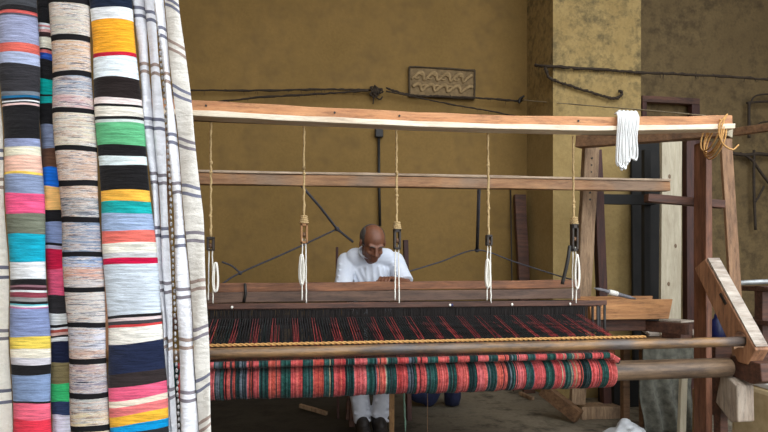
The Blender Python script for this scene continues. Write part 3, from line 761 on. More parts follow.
for sh, el, wr, sg in ((shL, elL, wrL, -1), (shR, elR, wrR, 1)):
    bd.caps(sh, 0.055, el, 0.042); bd.caps(el, 0.043, el.lerp(wr, 0.35), 0.042); bd.caps(el.lerp(wr, 0.3), 0.043, wr, 0.026)
    d = (wr - el).normalized(); up = V((0, 0, 1)); sd = d.cross(up).normalized(); up = sd.cross(d)
    pm = wr + d * 0.075
    bd.ell(wr + d * 0.045, (0.04, 0.052, 0.017), Matrix((sd, d, up)).transposed(), 16, 10)
    for k in range(4):
        o = (k - 1.5) * 0.0205; L = (0.030, 0.036, 0.033, 0.026)[k if sg > 0 else 3 - k]
        p0 = wr + d * 0.07 + sd * o; p1 = wr + d * 0.098 + sd * o * 1.12 + up * 0.003; p2 = p1 + d * L * 0.75 - up * L * 0.55; p3 = p2 + d * L * 0.3 - up * L * 0.75
        bd.caps(p0, 0.0105, p1, 0.0098, 10); bd.caps(p1, 0.0098, p2, 0.0088, 10); bd.caps(p2, 0.0088, p3, 0.0078, 10)
    ths = -1 if (sd.x * sg) > 0 else 1
    t0 = wr + d * 0.025 + sd * ths * 0.03; t1 = wr + d * 0.055 + sd * ths * 0.057 - up * 0.01; t2 = t1 + d * 0.032 + sd * ths * 0.004 - up * 0.01
    bd.caps(t0, 0.014, t1, 0.0115, 10); bd.caps(t1, 0.0115, t2, 0.0092, 10)
for hp, kn, an in ((hpL, knL, anL), (hpR, knR, anR)):
    bd.caps(hp, 0.085, kn, 0.058); bd.caps(kn, 0.057, kn.lerp(an, 0.35), 0.058); bd.caps(kn.lerp(an, 0.35), 0.057, an, 0.035)
    bd.caps(an, 0.034, an + V((0, -0.14, -0.07)), 0.028)
# head
EH = lambda x, y, z_, r: bd.ell(H(x, y, z_), r, HR, 22, 14)
EH(0, 0.012, 0.032, (0.079, 0.099, 0.088)); EH(0, -0.03, -0.035, (0.064, 0.066, 0.078)); EH(0, -0.066, -0.092, (0.034, 0.026, 0.024))
EH(-0.035, -0.03, -0.07, (0.026, 0.04, 0.026)); EH(0.035, -0.03, -0.07, (0.026, 0.04, 0.026))
EH(-0.036, -0.072, -0.032, (0.022, 0.018, 0.018)); EH(0.036, -0.072, -0.032, (0.022, 0.018, 0.018))
bd.caps(H(-0.042, -0.078, 0.02), 0.013, H(-0.012, -0.087, 0.016), 0.012, 12); bd.caps(H(0.012, -0.087, 0.016), 0.012, H(0.042, -0.078, 0.02), 0.013, 12)
bd.caps(H(0, -0.090, 0.008), 0.010, H(0, -0.116, -0.034), 0.013, 12); EH(-0.013, -0.102, -0.037, (0.010, 0.012, 0.009)); EH(0.013, -0.102, -0.037, (0.010, 0.012, 0.009))
EH(-0.03, -0.080, -0.003, (0.014, 0.010, 0.009)); EH(0.03, -0.080, -0.003, (0.014, 0.010, 0.009))
bd.caps(H(-0.02, -0.088, -0.066), 0.006, H(0.02, -0.088, -0.066), 0.006, 10); bd.caps(H(-0.016, -0.087, -0.077), 0.007, H(0.016, -0.087, -0.077), 0.007, 10)
for s in (-1, 1):
    bd.ell(H(s * 0.083, 0.008, -0.006), (0.010, 0.021, 0.034), HR @ Matrix.Rotation(s * 0.35, 3, 'Z'), 14, 10)
body = remesh(bd.build('body', SKIN, man), 0.0055, 3)
hr = MB()
hr.ell(H(0, 0.028, 0.028), (0.083, 0.094, 0.0835), HR, 48, 32)
ho = hr.build('hair', HAIR, man)
# keep only the back and sides: bald on top and in front
bm = bmesh.new(); bm.from_mesh(ho.data); inv = HR.transposed(); org = base_of(man)
kill = []
for v in bm.verts:
    q = inv @ (v.co + org - HC)
    if q.y < -0.045 or (abs(q.x) < 0.056 and q.y < 0.052 and q.z > 0.0) or q.z < -0.045 or (q.y < 0.0 and q.z < -0.01): kill.append(v)
bmesh.ops.delete(bm, geom=kill, context='VERTS'); bm.to_mesh(ho.data); bm.free()
sd_ = ho.modifiers.new('thick', 'SOLIDIFY'); sd_.thickness = 0.006; sd_.offset = 0.3
for s in (-1, 1):
    br = MB(); br.tube([H(s * 0.014, -0.1005, 0.019), H(s * 0.03, -0.0965, 0.024), H(s * 0.048, -0.086, 0.019)], [0.003, 0.0042, 0.0025], 8); br.build('eyebrow', HAIR, man)
shm = MB(); torso(shm, 0.012)
for sh, el in ((shL, elL), (shR, elR)):
    shm.caps(sh, 0.068, sh.lerp(el, 0.55), 0.063)
    d = (el - sh).normalized(); q = sh.lerp(el, 0.50); shm.tube([q, sh.lerp(el, 0.9)], [0.063, 0.066], 20)
for k in range(9):   # folds running from the shoulders into the lap
    a = -0.9 + 1.8 * k / 8; x = wx + 0.15 * math.sin(a * 1.3)
    shm.caps((x, 4.145 + 0.055 * abs(a) ** 2, 1.18 - 0.05 * abs(a)), 0.008, (x * 0.5 + wx * 0.5 + 0.03 * (k % 3), 4.178, 0.95), 0.016, 8)
nk = [H(0, 0.045, -0.085) + V((0.072 * math.sin(2 * math.pi * i / 24), 0.072 * math.cos(2 * math.pi * i / 24), -0.012 + 0.045 * math.cos(2 * math.pi * i / 24))) for i in range(24)]
for sh, el in ((shL, elL), (shR, elR)):
    for k in range(4):
        c = sh.lerp(el, 0.2 + 0.18 * k); shm.caps(c + V((-0.05, -0.045, 0.03)), 0.007, c + V((0.045, -0.05, -0.035)), 0.012, 8)
so = remesh(shm.build('shirt', SHIRT, man), 0.006, 7)
MB().tube(nk, 0.0065, 8, closed=True).build('collar', SHIRT, so)
tm = MB()
tm.ell(hip + V((0, 0, -0.03)), (0.198, 0.155, 0.12), None, 24, 14)
for hp, kn, an in ((hpL, knL, anL), (hpR, knR, anR)):
    tm.caps(hp, 0.105, kn, 0.082); tm.caps(kn, 0.082, kn.lerp(an, 0.5), 0.076)
    q = kn.lerp(an, 0.45); e = kn.lerp(an, 1.06 if kn is knL else 0.97); tm.tube([q, q.lerp(e, 0.5) + V((0.004, -0.008, 0)), e], [0.07, 0.066, 0.062], 22)
    for k in range(7):
        f = 0.35 + 0.1 * k; c = kn.lerp(an, f); tm.caps(c + V((-0.05, -0.05, 0.02 * (-1) ** k)), 0.01, c + V((0.05, -0.055, -0.03)), 0.013, 8)
remesh(tm.build('trousers', TROUSER, man), 0.008, 4)
for an in (anL, anR):
    m = MB(); m.ell(an + V((0.003, -0.085, -0.072)), (0.047, 0.135, 0.042), None, 20, 12); m.ell(an + V((0, 0.01, -0.035)), (0.052, 0.068, 0.085), None, 18, 12); m.ell(an + V((0, -0.05, -0.035)), (0.046, 0.085, 0.062), None, 18, 12)
    m.box(an + V((0.002, -0.07, -0.105)), (0.075, 0.22, 0.014))
    remesh(m.build('shoe', SHOE, man), 0.007, 3)
stl = thing('stool', 'low dark wooden stool beneath the seated weaver', 'stool', (wx, 4.5, 0))
MB().box((wx, 4.5, 0.41), (0.36, 0.30, 0.04)).build('seat', W_DARK, stl, 0.006)
for sx in (-1, 1):
    for sy in (-1, 1):
        MB().beam((wx + sx * 0.12, 4.5 + sy * 0.11, 0), (wx + sx * 0.10, 4.5 + sy * 0.1, 0.39), 0.04, 0.04, 3, 0.001).build('leg', W_DARK, stl, 0.003)
# what stands under the loom
m = MB().beam((P(393, 0, 4.0).x - 0.012, 3.98, 0.002), P(391.5, 346, 3.72), 0.034, 0.03, 8, 0.001)
tag(m.build('treadle_stick', W_STICK, None, 0.003), 'tan wooden stick standing upright beside the weaver\'s leg', 'stick')
m = MB(); rope_mesh(m, rope_pts(P(405.5, 432, 3.9), P(402, 350, 3.76), 20, 0, 0.001), 0.0055, 6)
tag(m.build('green_cord', plain('green_string', (92, 122, 104), (130, 156, 134), 60, 0.9, 0.3)), 'pale green cord hanging under the roll beside the tan stick', 'cord')
m = MB(); m.tube(rope_pts(P(427.5, 440, 3.8), P(427.5, 350, 3.74), 12, 0, 0.0006), 0.0024, 5)
tag(m.build('brown_cord', plain('brown_string', (112, 84, 60), (136, 104, 76), 60, 0.9, 0.3)), 'thin brown cord hanging under the roll past the navy bundles', 'cord')
def bundle(px0, px1, py, Y, h, label, lean=0):
    q0 = P(px0, py, Y); q1 = P(px1, py, Y); c = (q0 + q1) / 2; m = MB(); w = (q1 - q0).length / 2
    for k in range(7):
        m.ell((c.x + R.uniform(-0.45, 0.45) * w, Y + R.uniform(-0.05, 0.05), h * R.uniform(0.35, 0.6)), (w * R.uniform(0.4, 0.6), 0.08, h * R.uniform(0.34, 0.5)), Matrix.Rotation(R.uniform(-0.4, 0.4), 3, 'Y'), 16, 10)
    m.ell((c.x, Y, h * 0.42), (w * 0.95, 0.10, h * 0.43), None, 18, 12)
    o = remesh(m.build('cloth_bundle', NAVY), 0.012, 3)
    z0 = min(v.co.z for v in o.data.vertices) + o.location.z; o.location.z -= z0
    tag(o, label, 'bundle', 'navy cloth bundles on the floor')
bundle(406, 440, 402, 4.95, 0.24, 'wider navy cloth bundle on the floor, nearer the green cord')
bundle(444, 461, 402, 4.90, 0.24, 'narrower navy cloth bundle on the floor, farther from the green cord')
# clutter in the dark at the left under the roll
m = MB().beam(P(300, 408, 4.95), P(327, 416, 4.75), 0.03, 0.03, 6, 0.001); 
o = m.build('broken_stick', W_GREYV, None, 0.002); o.location.z = 0.001
tag(o, 'grey stick lying on the dark floor left of the weaver', 'stick')
m = MB().beam(P(520, 402, 5.2), P(533, 408, 5.0), 0.03, 0.03, 5, 0.001)
o = m.build('scrap_stick', W_GREYV, None, 0.002); o.location.z = 0.001
tag(o, 'short pale stick on the floor behind the foot brace', 'stick')
# ------------------------------------------------------------------ things on the back wall
pq = thing('mounted_plaque', 'carved stone plaque with two rows of scrolls set in the back wall', 'plaque', P(441, 100, YW - 0.03))
c0, c1 = P(409, 70, YW - 0.01), P(474, 99, YW - 0.01)
cx, cz = (c0.x + c1.x) / 2, (P(441, 69.5, YW).z + P(441, 98, YW).z) / 2
hw, hh = (c1.x - c0.x) / 2, (P(441, 69.5, YW).z - P(441, 98, YW).z) / 2
MB().box((cx, YW - 0.012, cz), (hw * 2, 0.02, hh * 2)).build('ground_slab', STONEM, pq)
fm = MB()
for s in (-1, 1):
    fm.beam((cx - hw, YW - 0.022, cz + s * hh), (cx + hw, YW - 0.022, cz + s * hh), 0.03, 0.014, 8, 0.004); fm.beam((cx + s * hw, YW - 0.022, cz - hh), (cx + s * hw, YW - 0.022, cz + hh), 0.014, 0.03, 4, 0.002)
fm.build('border', STONED, pq)
rm = MB()
for row, (zz, amp, ph_) in enumerate(((0.40, 0.26, 0.0), (-0.38, 0.22, 1.3))):
    n_ = 110; pr = hw * 0.40
    xs_ = [cx - hw * 0.88 + hw * 1.76 * i / n_ for i in range(n_ + 1)]
    rm.tube([(x + 0.14 * pr * math.sin((x - cx) * 2 * math.pi / pr + ph_ - 0.5), YW - 0.024, cz + hh * (zz + amp * math.sin((x - cx) * 2 * math.pi / pr + ph_))) for x in xs_], [0.012 + 0.009 * (1 + math.sin((x - cx) * 2 * math.pi / pr + ph_)) / 2 for x in xs_], 7)
    k0 = cx - hw * 0.75
    for k in range(4 if row == 0 else 3):
        c = V((k0 + k * pr + (0.06 if row else 0.0), YW - 0.026, cz + hh * (zz - 0.06)))
        rm.tube([c + V((0.050 * (1 - t * 0.7) * math.cos(5.5 * t + 0.5), 0, 0.036 * (1 - t * 0.7) * math.sin(5.5 * t + 0.5))) for t in [i / 14 for i in range(15)]], [0.012 - 0.005 * i / 14 for i in range(15)], 7)
rm.build('scroll_relief', STONE, pq)

YR = YW - 0.05
def wallrope(name, label, pts, r, hairs, Y=None, mat=DROPE, extra=None, cat='rope'):
    m = MB(); pp = path([P(a, b, Y or YR) if len(q) == 2 else P(a, b, q[2]) for q in pts for a, b in (q[:2],)], 14, r * 0.35)
    rope_mesh(m, pp, r, 6, hairs)
    if extra: extra(m)
    return tag(m.build(name, mat), label, cat, 'old ropes strung along the wall' if mat is DROPE else None)
def knot(m):
    c = P(376, 91, YR)
    for k in range(26):
        d = V((R.uniform(-1, 1), R.uniform(-0.4, 0.2), R.uniform(-1, 1))); e = V((R.uniform(-1, 1), R.uniform(-0.4, 0.2), R.uniform(-1, 1)))
        m.tube(path([c + d * R.uniform(0.02, 0.07), c + (d + e) * 0.045, c + e * R.uniform(0.03, 0.06)], 5), [R.uniform(0.005, 0.009)] * 11, 5)
    m.ell(c, (0.04, 0.03, 0.04), None, 10, 8)
    m.tube(path([c, P(374, 97, YR), P(373, 104, YR)], 5), 0.006, 5)
wallrope('hanging_wall_rope', 'taut dark rope from the textiles to a tangled knot on the back wall', [(136, 90), (250, 90.5), (330, 89.5), (376, 90)], 0.010, 30, extra=knot)
wallrope('hanging_wall_rope', 'dark rope slanting up to the tangled knot from just above the top beam', [(136, 113), (200, 104), (260, 97.5), (320, 94), (368, 90.5)], 0.009, 24, Y=YR - 0.035)
wallrope('hanging_wall_rope', 'dark rope running from the knot across the carved plaque', [(386, 88), (410, 95), (440, 96.5), (480, 98), (517, 101), (523, 99)], 0.010, 20, Y=YR - 0.03)
wallrope('hanging_wall_rope', 'thinner dark rope dropping from the knot below the plaque to the beam', [(386, 91), (420, 98), (460, 106), (500, 113), (540, 122)], 0.007, 8, Y=YR - 0.06)
hk = MB(); hk.tube(path([P(519, 103, YR - 0.05), P(520, 99, YR - 0.05), P(524, 96, YR - 0.05)], 6), 0.011, 6)
wallrope('hanging_wire', 'thin pale wire from the wall hook to the head of the right post', [(522, 100, YR - 0.05), (600, 106.5, 4.5), (660, 111.5, 3.7), (706, 116, 3.2)], 0.0045, 0, mat=WIRE, cat='wire')
tag(hk.build('hanging_hook', BLACK), 'bent iron hook on the wall where the pale wire starts', 'hook')
wallrope('hanging_pillar_rope', 'bristly dark rope crossing the pale pillar to the right picture edge', [(535, 65.5, YP + 0.15), (552, 66.5, YP - 0.02), (600, 69.5, YP - 0.03), (640, 72.5, YP - 0.03), (700, 75, YP - 0.03), (768, 79.5, YP - 0.03), (820, 82.5, YP - 0.02), (876, 86, YP)], 0.012, 90)
wallrope('hanging_pillar_rope', 'dark rope sagging across the pillar and ending in an upturned hook', [(545, 68, YP - 0.03), (550, 78, YP - 0.03), (565, 84, YP - 0.03), (590, 92, YP - 0.03), (610, 98, YP - 0.04), (619, 97, YP - 0.04), (622, 93, YP - 0.04), (619, 91, YP - 0.04)], 0.012, 24)
# switch box with its cable
sw = thing('switch_cord', 'black switch box with a dark cable hanging down the wall above the weaver', 'switch', P(378, 225, YW - 0.02))
c = P(379, 133, YW - 0.035); MB().box(c, (0.075, 0.05, 0.085)).build('switch_box', BLACK, sw, 0.008)
MB().tube([c + V((0, 0.01, -0.04)), P(379, 180, YW - 0.03), P(380, 226, YW - 0.03)], 0.013, 8).build('cable', BLACK, sw)
# slate-blue cords behind the weaver
m = MB(); YB_ = 4.75
m.tube([P(299, 183, 4.2), P(320, 207, 4.45), P(337, 229, YB_), P(353, 242, 4.8)], 0.010, 7)
m.tube(path([P(222, 284, 4.5), P(240, 273, 4.55), P(290, 251, 4.65), P(337, 229, YB_)], 6), 0.007, 7)
m.tube(path([P(222, 262, 4.5), P(232, 266, 4.53), P(240, 273, 4.55)], 6), 0.007, 6)
m.ell(P(337, 229, YB_), (0.02, 0.02, 0.02), None, 10, 8); m.ell(P(240, 273, 4.55), (0.016, 0.016, 0.016), None, 10, 8)
tag(m.build('hanging_slate_cord', BLUECORD), 'knotted slate-blue cords in a Y, left of the weaver\'s head', 'cord')
m = MB(); m.tube([P(479, 188, 4.2), P(478, 220, 4.5), P(477, 250, YB_)], 0.0135, 7)
m.tube(path([P(404, 273, 4.6), P(440, 262, 4.7), P(477, 250, YB_), P(515, 262, 4.7), P(556, 275, 4.6), P(584, 283, 4.4)], 6), 0.006, 7)
m.ell(P(477, 250, YB_), (0.022, 0.02, 0.02), None, 10, 8)
tag(m.build('hanging_slate_cord', BLUECORD), 'slate-blue cords meeting in an upturned V, right of the weaver', 'cord')
m = MB().beam(V((P(519, 0, YW - 0.06).x, YW - 0.3, 0)), P(519.5, 195, YW - 0.06), 0.11, 0.05, 8, 0.002, up=(0, 1, 0))
tag(m.build('leaning_plank', W_DARK, None, 0.004), 'narrow dark plank leaning against the back wall beside the pillar', 'plank')
for px, py0 in ((512.5, 190), (525, 186)):
    MB()
m = MB(); m.tube([V((P(509.5, 0, 5.5).x, YW - 0.2, 0.0)), P(510.5, 186, YW - 0.02)], 0.006, 6)
tag(m.build('leaning_rod', BLACK), 'thin black rod leaning on the wall left of the dark plank', 'rod')
m = MB().beam(P(411, 285, 4.45), P(404.5, 238, 4.62), 0.03, 0.03, 5, 0.001)
# post behind the weaver's shoulder
m = MB().beam(V((P(409, 0, 4.5).x, 4.5, 0)), V((P(405.5, 0, 4.5).x, 4.5, P(405, 240, 4.5).z)), 0.035, 0.05, 6, 0.001, up=(0, 1, 0))
tag(m.build('chair_upright', W_REDDARK, None, 0.003), 'thin dark upright standing just behind the weaver\'s right-hand shoulder', 'post')
m = MB().beam(V((P(338, 0, 4.65).x, 4.65, 0)), V((P(337, 0, 4.65).x, 4.65, P(337, 247, 4.65).z)), 0.02, 0.03, 6, 0.001, up=(0, 1, 0))
tag(m.build('chair_upright', W_REDDARK, None, 0.003), 'slimmer dark upright at the weaver\'s other shoulder, beside the Y of cords', 'post')

# ------------------------------------------------------------------ right-hand clutter
m = MB().beam(V((P(645, 0, 4.9).x, 4.86, 0)), V((P(645, 0, 4.97).x, 4.975, P(645, 142, 4.97).z)), 0.275, 0.03, 6, 0.001, up=(0, 1, 0))
tag(m.build('black_board', BLACKBOARD, None, 0.003), 'tall black board leaning against the pillar behind the pale plank', 'board')
a = P(590, 199, 4.78); b = P(632, 198, 4.78)
bs = thing('black_trestle', 'black wooden upright with a crossbar standing in front of the pillar', 'trestle', (P(646, 0, 4.72).x, 4.72, 0))
MB().beam((P(646, 0, 4.72).x, 4.72, 0), (P(646, 0, 4.72).x, 4.72, P(646, 150, 4.72).z), 0.06, 0.05, 6, 0.001, up=(0, 1, 0)).build('upright', BLACKBOARD, bs, 0.003)
MB().beam(P(589, 199, 4.68), P(655, 200, 4.68), 0.03, 0.085, 5, 0.001).build('crossbar', BLACKBOARD, bs, 0.003)
m = MB().beam(V((P(671, 0, 4.3).x, 4.32, 0)), V((P(671, 0, 4.42).x, 4.42, P(671, 140, 4.42).z)), 0.178, 0.03, 8, 0.001, up=(0, 1, 0))
pp = m.build('pale_plank', W_PALE, None, 0.003)
tag(pp, 'wide pale plank standing upright with dark knots, left of the red post', 'plank')
for px, py in ((676, 246), (668, 284), (672, 176)):
    q = P(px, py, 4.36); kn = MB(); f = q.z / P(671, 140, 4.42).z
    kn.ell((q.x, 4.32 + 0.1 * f - 0.0145, q.z), (0.013, 0.003, 0.019), None, 12, 6); kn.build('knot', plain('knot_wood', (96, 76, 56), (120, 98, 74), 60, 0.7, 0.2) if 'knot_wood' not in MATS else MATS['knot_wood'], pp)
# child built in world space of a top-level mesh: parts were offset by base_of, fine
df = thing('wooden_frame', 'tall dark red wooden frame standing against the back wall', 'frame', (P(670, 0, 5.5).x, 5.5, 0))
xa_, xb_ = P(643, 0, 5.52).x, P(694, 0, 5.52).x; zt_ = P(670, 104, 5.52).z
MB().beam((xa_, 5.52, 0), (xa_, 5.52, zt_), 0.05, 0.06, 8, 0.001).build('upright', W_REDDARK, df, 0.003)
MB().beam((xb_, 5.52, 0), (xb_, 5.52, zt_), 0.09, 0.06, 8, 0.001).build('upright', W_REDDARK, df, 0.003)
MB().beam((xa_ - 0.025, 5.52, zt_ + 0.033), (xb_ + 0.045, 5.52, zt_ + 0.033), 0.06, 0.062, 6, 0.001).build('header', W_DARK, df, 0.003)
m = MB().beam(V((P(690, 0, 4.42).x, 4.42, 0)), V((P(689, 0, 4.42).x, 4.42, P(689, 139, 4.42).z)), 0.085, 0.06, 8, 0.001, up=(0, 1, 0))
tag(m.build('dark_upright', W_REDDARK, None, 0.004), 'dark red upright between the pale plank and the red front post', 'post')
m = MB().beam(V((P(744, 0, 3.6).x, 3.6, 0)), P(725.5, 139, 3.72), 0.085, 0.025, 8, 0.001, up=(0, 1, 0))
tag(m.build('slanted_plank', W_TANV, None, 0.003), 'thin brown plank slanting up just right of the red front post', 'plank')
rk = thing('side_rack', 'brown plank running out to the right picture edge at beam height', 'plank', (3.2, 3.3, 0))
q0 = P(735.5, 132, 3.56); q1 = PD(768, 127.5, 3.80); q2 = q0 + (q1 - q0) * 2.1
MB().beam(q0, q2, 0.05, 0.05, 6, 0.001).build('plank', W_BROWN, rk, 0.003)
MB().beam((q2.x, q2.y, 0), (q2.x, q2.y, q2.z - 0.026), 0.06, 0.06, 6, 0.001).build('support_post', W_BROWN, rk, 0.003)
ir = thing('hanging_iron_rack', 'black wrought-iron rack with hooks and crossed bars on the back wall, far right', 'rack', P(755, 232, YW - 0.05))
T = lambda pts, r=0.018, n=6: MB().tube(path([P(a, b, YW - 0.07) for a, b in pts], n), r * 0.62, 7)
T([(749, 138), (749, 120), (749, 102)], 0.024).build('upright', RUST, ir)
T([(754, 150), (754, 190), (755.5, 230)], 0.022).build('upright', RUST, ir)
T([(749, 108), (753, 98), (759, 95), (770, 94), (780, 94)], 0.014).build('hook_bar', RUST, ir)
T([(756, 128), (760, 123), (768, 121.5), (780, 121)], 0.012).build('hook_bar', RUST, ir)
T([(730, 153), (745, 155), (760, 154), (785, 157)], 0.03).build('crossbar', RUST, ir)
T([(740, 153), (752, 160), (762, 174), (778, 195)], 0.022).build('brace', RUST, ir)
T([(764, 186), (759, 196), (755, 202)], 0.018).build('brace', RUST, ir)
T([(747, 103), (758, 102), (785, 101)], 0.02).build('crossbar', RUST, ir)
m = MB(); m.tube([P(737, 283, 3.95), P(768, 281.5, 3.95), P(830, 279.5, 3.95)], 0.019, 14)
pc = PD(795, 300, 4.2)
cab = thing('tool_stand', 'dark cluttered wooden stand cut off by the right picture edge', 'stand', (P(790, 0, 3.95).x, 3.95, 0))
zc_ = P(790, 282, 3.95).z - 0.03
for px in (762, 815):
    MB().beam((P(px, 0, 3.95).x, 3.95, 0), (P(px, 0, 3.95).x, 3.95, zc_), 0.06, 0.08, 6).build('leg', W_DARK, cab, 0.003)
for zz in (zc_ - 0.001, 0.78, 0.5):
    MB().box((P(788, 0, 3.95).x, 3.95 + 0.08, zz - 0.02), (0.52, 0.36, 0.035)).build('shelf', W_DARK, cab, 0.003)
o = m.build('steel_pipe', STEEL); tag(o, 'grey steel pipe lying level across the stand at the right edge', 'pipe')
mm = MB(); 
mm.box((P(775, 0, 3.92).x, 3.98, 0.88), (0.10, 0.12, 0.16)); tag(mm.build('tin_box', W_BROWN, None, 0.004), 'brown box on the stand\'s shelf at the right edge, under the pipe', 'box')
# bench with its sacking, blocks and planks
bn = thing('low_bench', 'low bench behind the warp beam, draped in rough grey-green sacking', 'bench', (P(665, 0, 4.0).x, 4.0, 0))
bxa, bxb = P(640, 0, 3.85).x, P(691, 0, 3.85).x
MB().box(((bxa + bxb) / 2 + 0.1, 4.0, 0.635), (bxb - bxa + 0.25, 0.36, 0.04)).build('top_board', W_BROWN, bn, 0.004)
for xx in (bxa + 0.05, bxb + 0.12):
    for yy in (3.88, 4.12): MB().beam((xx, yy, 0), (xx, yy, 0.615), 0.05, 0.05, 4).build('leg', W_BROWN, bn, 0.003)
cm_ = MB(); nx, nz = 40, 24
for f in (0, 1):
    for i in range(nx + 1):
        for j in range(nz + 1):
            u = i / nx; w = j / nz
            cm_.v.append(V((bxa - 0.02 + (bxb - bxa) * u + 0.01 * math.sin(w * 9), 3.80 - f * 0.008 + 0.022 * math.sin(u * 19 + 1.5 * math.sin(w * 4)) * (0.3 + w) + R.uniform(-0.003, 0.003), 0.655 - 0.64 * w)))
for f in (0, 1):
    o_ = f * (nx + 1) * (nz + 1)
    for i in range(nx):
        for j in range(nz):
            k = o_ + i * (nz + 1) + j; cm_.face((k, k + nz + 1, k + nz + 2, k + 1) if f else (k, k + 1, k + nz + 2, k + nz + 1), None, True)
N1 = (nx + 1) * (nz + 1)
for i in range(nx):
    for j in (0, nz):
        k = i * (nz + 1) + j; cm_.face((k, k + nz + 1, k + nz + 1 + N1, k + N1))
for j in range(nz):
    for i in (0, nx):
        k = i * (nz + 1) + j; cm_.face((k, k + 1, k + 1 + N1, k + N1))
cm_.build('sacking_cover', SACK, bn)
b0 = P(677, 335, 3.95)
bk = thing('wood_block', 'dark wood block on the low bench, its top paled for light', 'block', (b0.x, 3.95, 0.656))
MB().box((b0.x, 3.95, 0.715), (0.13, 0.16, 0.118), Matrix.Rotation(0.3, 3, 'Z')).build('block', W_DARK, bk, 0.004)
MB().box((b0.x, 3.95, 0.782), (0.15, 0.18, 0.014), Matrix.Rotation(0.3, 3, 'Z')).build('lit_top', W_WHITE, bk, 0.003)  # pale slab paints the light falling on the block's top
m = MB().beam((P(630, 0, 4.3).x, 4.36, 0.80), (P(658, 0, 3.98).x, 4.02, 0.672), 0.09, 0.022, 5, 0.001)
tag(m.build('white_plank', W_WHITE, None, 0.003), 'short whitish plank sloping behind the rod, left of the wood block', 'plank')
m = MB().beam((P(697, 0, 3.98).x, 4.1, 0.70), (P(716, 0, 3.7).x, 3.86, 0.672), 0.08, 0.022, 4, 0.001)
tag(m.build('white_plank', W_WHITE, None, 0.003), 'short whitish plank lying at the foot of the red post', 'plank')
jg = thing('blue_jug', 'small blue plastic jug behind the notched arm', 'jug', (P(718, 0, 4.35).x, 4.35, 0))
MB().box((P(719, 0, 4.38).x, 4.38, 0.285), (0.3, 0.3, 0.57)).build('crate', W_DARK, jg, 0.004)
xj = P(718, 0, 4.38).x
MB().tube([(xj, 4.38, 0.572), (xj, 4.38, 0.58), (xj, 4.38, 0.72), (xj, 4.38, 0.76), (xj, 4.38, 0.79)], [0.06, 0.066, 0.066, 0.03, 0.026], 18).build('bottle', BLUEP, jg)
# sticks below the beam
m = MB().beam((P(683, 0, 3.5).x, 3.52, 0), (P(688.5, 0, 3.5).x, 3.55, P(688, 376, 3.5).z), 0.045, 0.03, 6, 0.001, up=(0, 1, 0))
tag(m.build('grey_batten', W_PALE, None, 0.003), 'grey wooden batten standing under the bare end of the warp beam', 'stick')
m = MB().beam((P(697, 0, 3.6).x, 3.6, 0), (P(697, 0, 3.6).x, 3.6, P(697, 389, 3.6).z), 0.05, 0.03, 6, 0.001, up=(0, 1, 0))
tag(m.build('short_stake', W_STICK, None, 0.003), 'short tan stake beside the grey batten', 'stake')
m = MB(); m.box((P(622, 0, 4.75).x, 4.75, 0.14), (0.30, 0.26, 0.28), None, 0.006)  # made-up black box that fills the dark area beside the foot block
tag(m.build('dark_filler_box', BLACKBOARD, None, 0.006), 'black box added for darkness between the foot block and the sacking', 'crate')
# white sack, beige bin at the right corner
m = MB()
c = P(624, 424, 3.72)
for k in range(16):
    u = R.uniform(-1, 1); h = 0.13 * (1 - abs(u) ** 1.3)
    m.ell((c.x + 0.13 * u, 3.68 + R.uniform(-0.05, 0.05), R.uniform(0.3, 1.0) * h + 0.02), (R.uniform(0.03, 0.06), R.uniform(0.03, 0.06), R.uniform(0.02, 0.045)), rotm(R.uniform(-0.8, 0.8), R.uniform(-1, 1)), 7, 5)
m.ell((c.x, 3.68, 0.05), (0.14, 0.08, 0.05), None, 12, 8); m.ell((c.x - 0.02, 3.68, 0.09), (0.06, 0.05, 0.07), rotm(0.2, 0.3), 8, 5)
o = remesh(m.build('plastic_sack', PLASTIC), 0.01, 1); z0 = min(v.co.z for v in o.data.vertices) + o.location.z; o.location.z -= z0
tag(o, 'crumpled pale grey plastic sack on the floor at the bottom edge', 'sack')
bn2 = thing('beige_bin', 'beige canvas bin with a white board on top, bottom right corner', 'bin', (P(770, 0, 3.1).x, 3.1, 0))
xb2 = P(752, 0, 3.0).x + 0.075
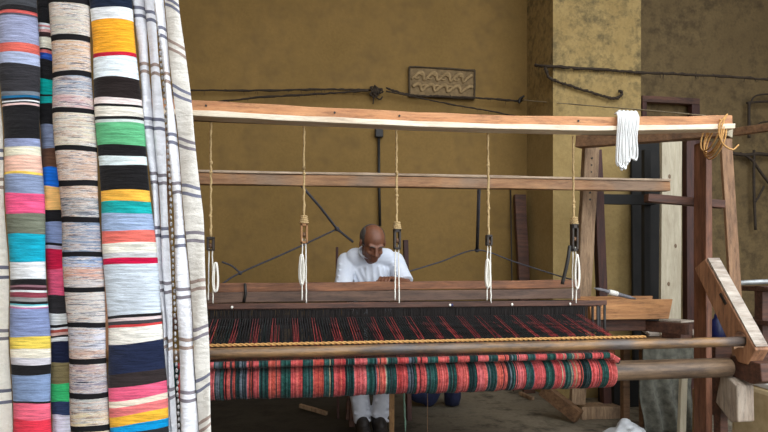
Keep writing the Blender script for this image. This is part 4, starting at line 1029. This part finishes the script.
MB().box((xb2 + 0.14, 3.1, 0.235), (0.26, 0.36, 0.47), None, 0.008).build('canvas_body', BEIGE, bn2, 0.03)
MB().box((xb2 + 0.16, 3.1, 0.49), (0.26, 0.36, 0.03), Matrix.Rotation(0.05, 3, 'X')).build('white_board', WHITEP, bn2, 0.004)
m = MB(); m.ell((xb2 + 0.12, 3.18, 0.545), (0.06, 0.08, 0.035), None, 14, 8)
tag(m.build('blue_cloth', plain('mid_blue', (70, 110, 150), (96, 136, 176), 30, 0.9, 0.4)), 'small folded blue cloth on the white board of the beige bin', 'cloth')

# ------------------------------------------------------------------ light, camera
w = bpy.data.worlds.new('World'); sc.world = w; w.use_nodes = True
nt = w.node_tree; bg = nt.nodes['Background']
tc = nt.nodes.new('ShaderNodeTexCoord'); sx = nt.nodes.new('ShaderNodeSeparateXYZ'); nt.links.new(tc.outputs['Generated'], sx.inputs[0])
colr = ramp(nt, sx.outputs['Z'], [(0.0, (0.55, 0.58, 0.62, 1)), (0.12, (0.8, 0.86, 0.92, 1)), (1.0, (0.92, 0.96, 1.0, 1))])
nt.links.new(colr, bg.inputs['Color']); bg.inputs['Strength'].default_value = 2.2
pl = bpy.data.lights.new('sky_portal', 'AREA'); pl.shape = 'RECTANGLE'; pl.size = XR - XL; pl.size_y = ZC; pl.cycles.is_portal = True
po = bpy.data.objects.new('sky_portal', pl); C.objects.link(po); po.location = ((XL + XR) / 2, YO, ZC / 2); po.rotation_euler = (math.radians(90), 0, 0)
cam = bpy.data.cameras.new('Camera'); co = bpy.data.objects.new('Camera', cam); C.objects.link(co)
co.location = CAM; co.rotation_euler = (math.radians(90), 0, -TH)
cam.sensor_width = 36; cam.lens = F / 768 * 36; cam.shift_y = (HY - 216) / 768; cam.clip_start = 0.05
sc.camera = co
sc.view_settings.view_transform = 'Standard'; sc.view_settings.look = 'None'; sc.view_settings.exposure = 0.88; sc.view_settings.gamma = 1.0
sc.view_settings.use_curve_mapping = False
sc.cycles.max_bounces = 8; sc.cycles.diffuse_bounces = 5; sc.cycles.use_denoising = True
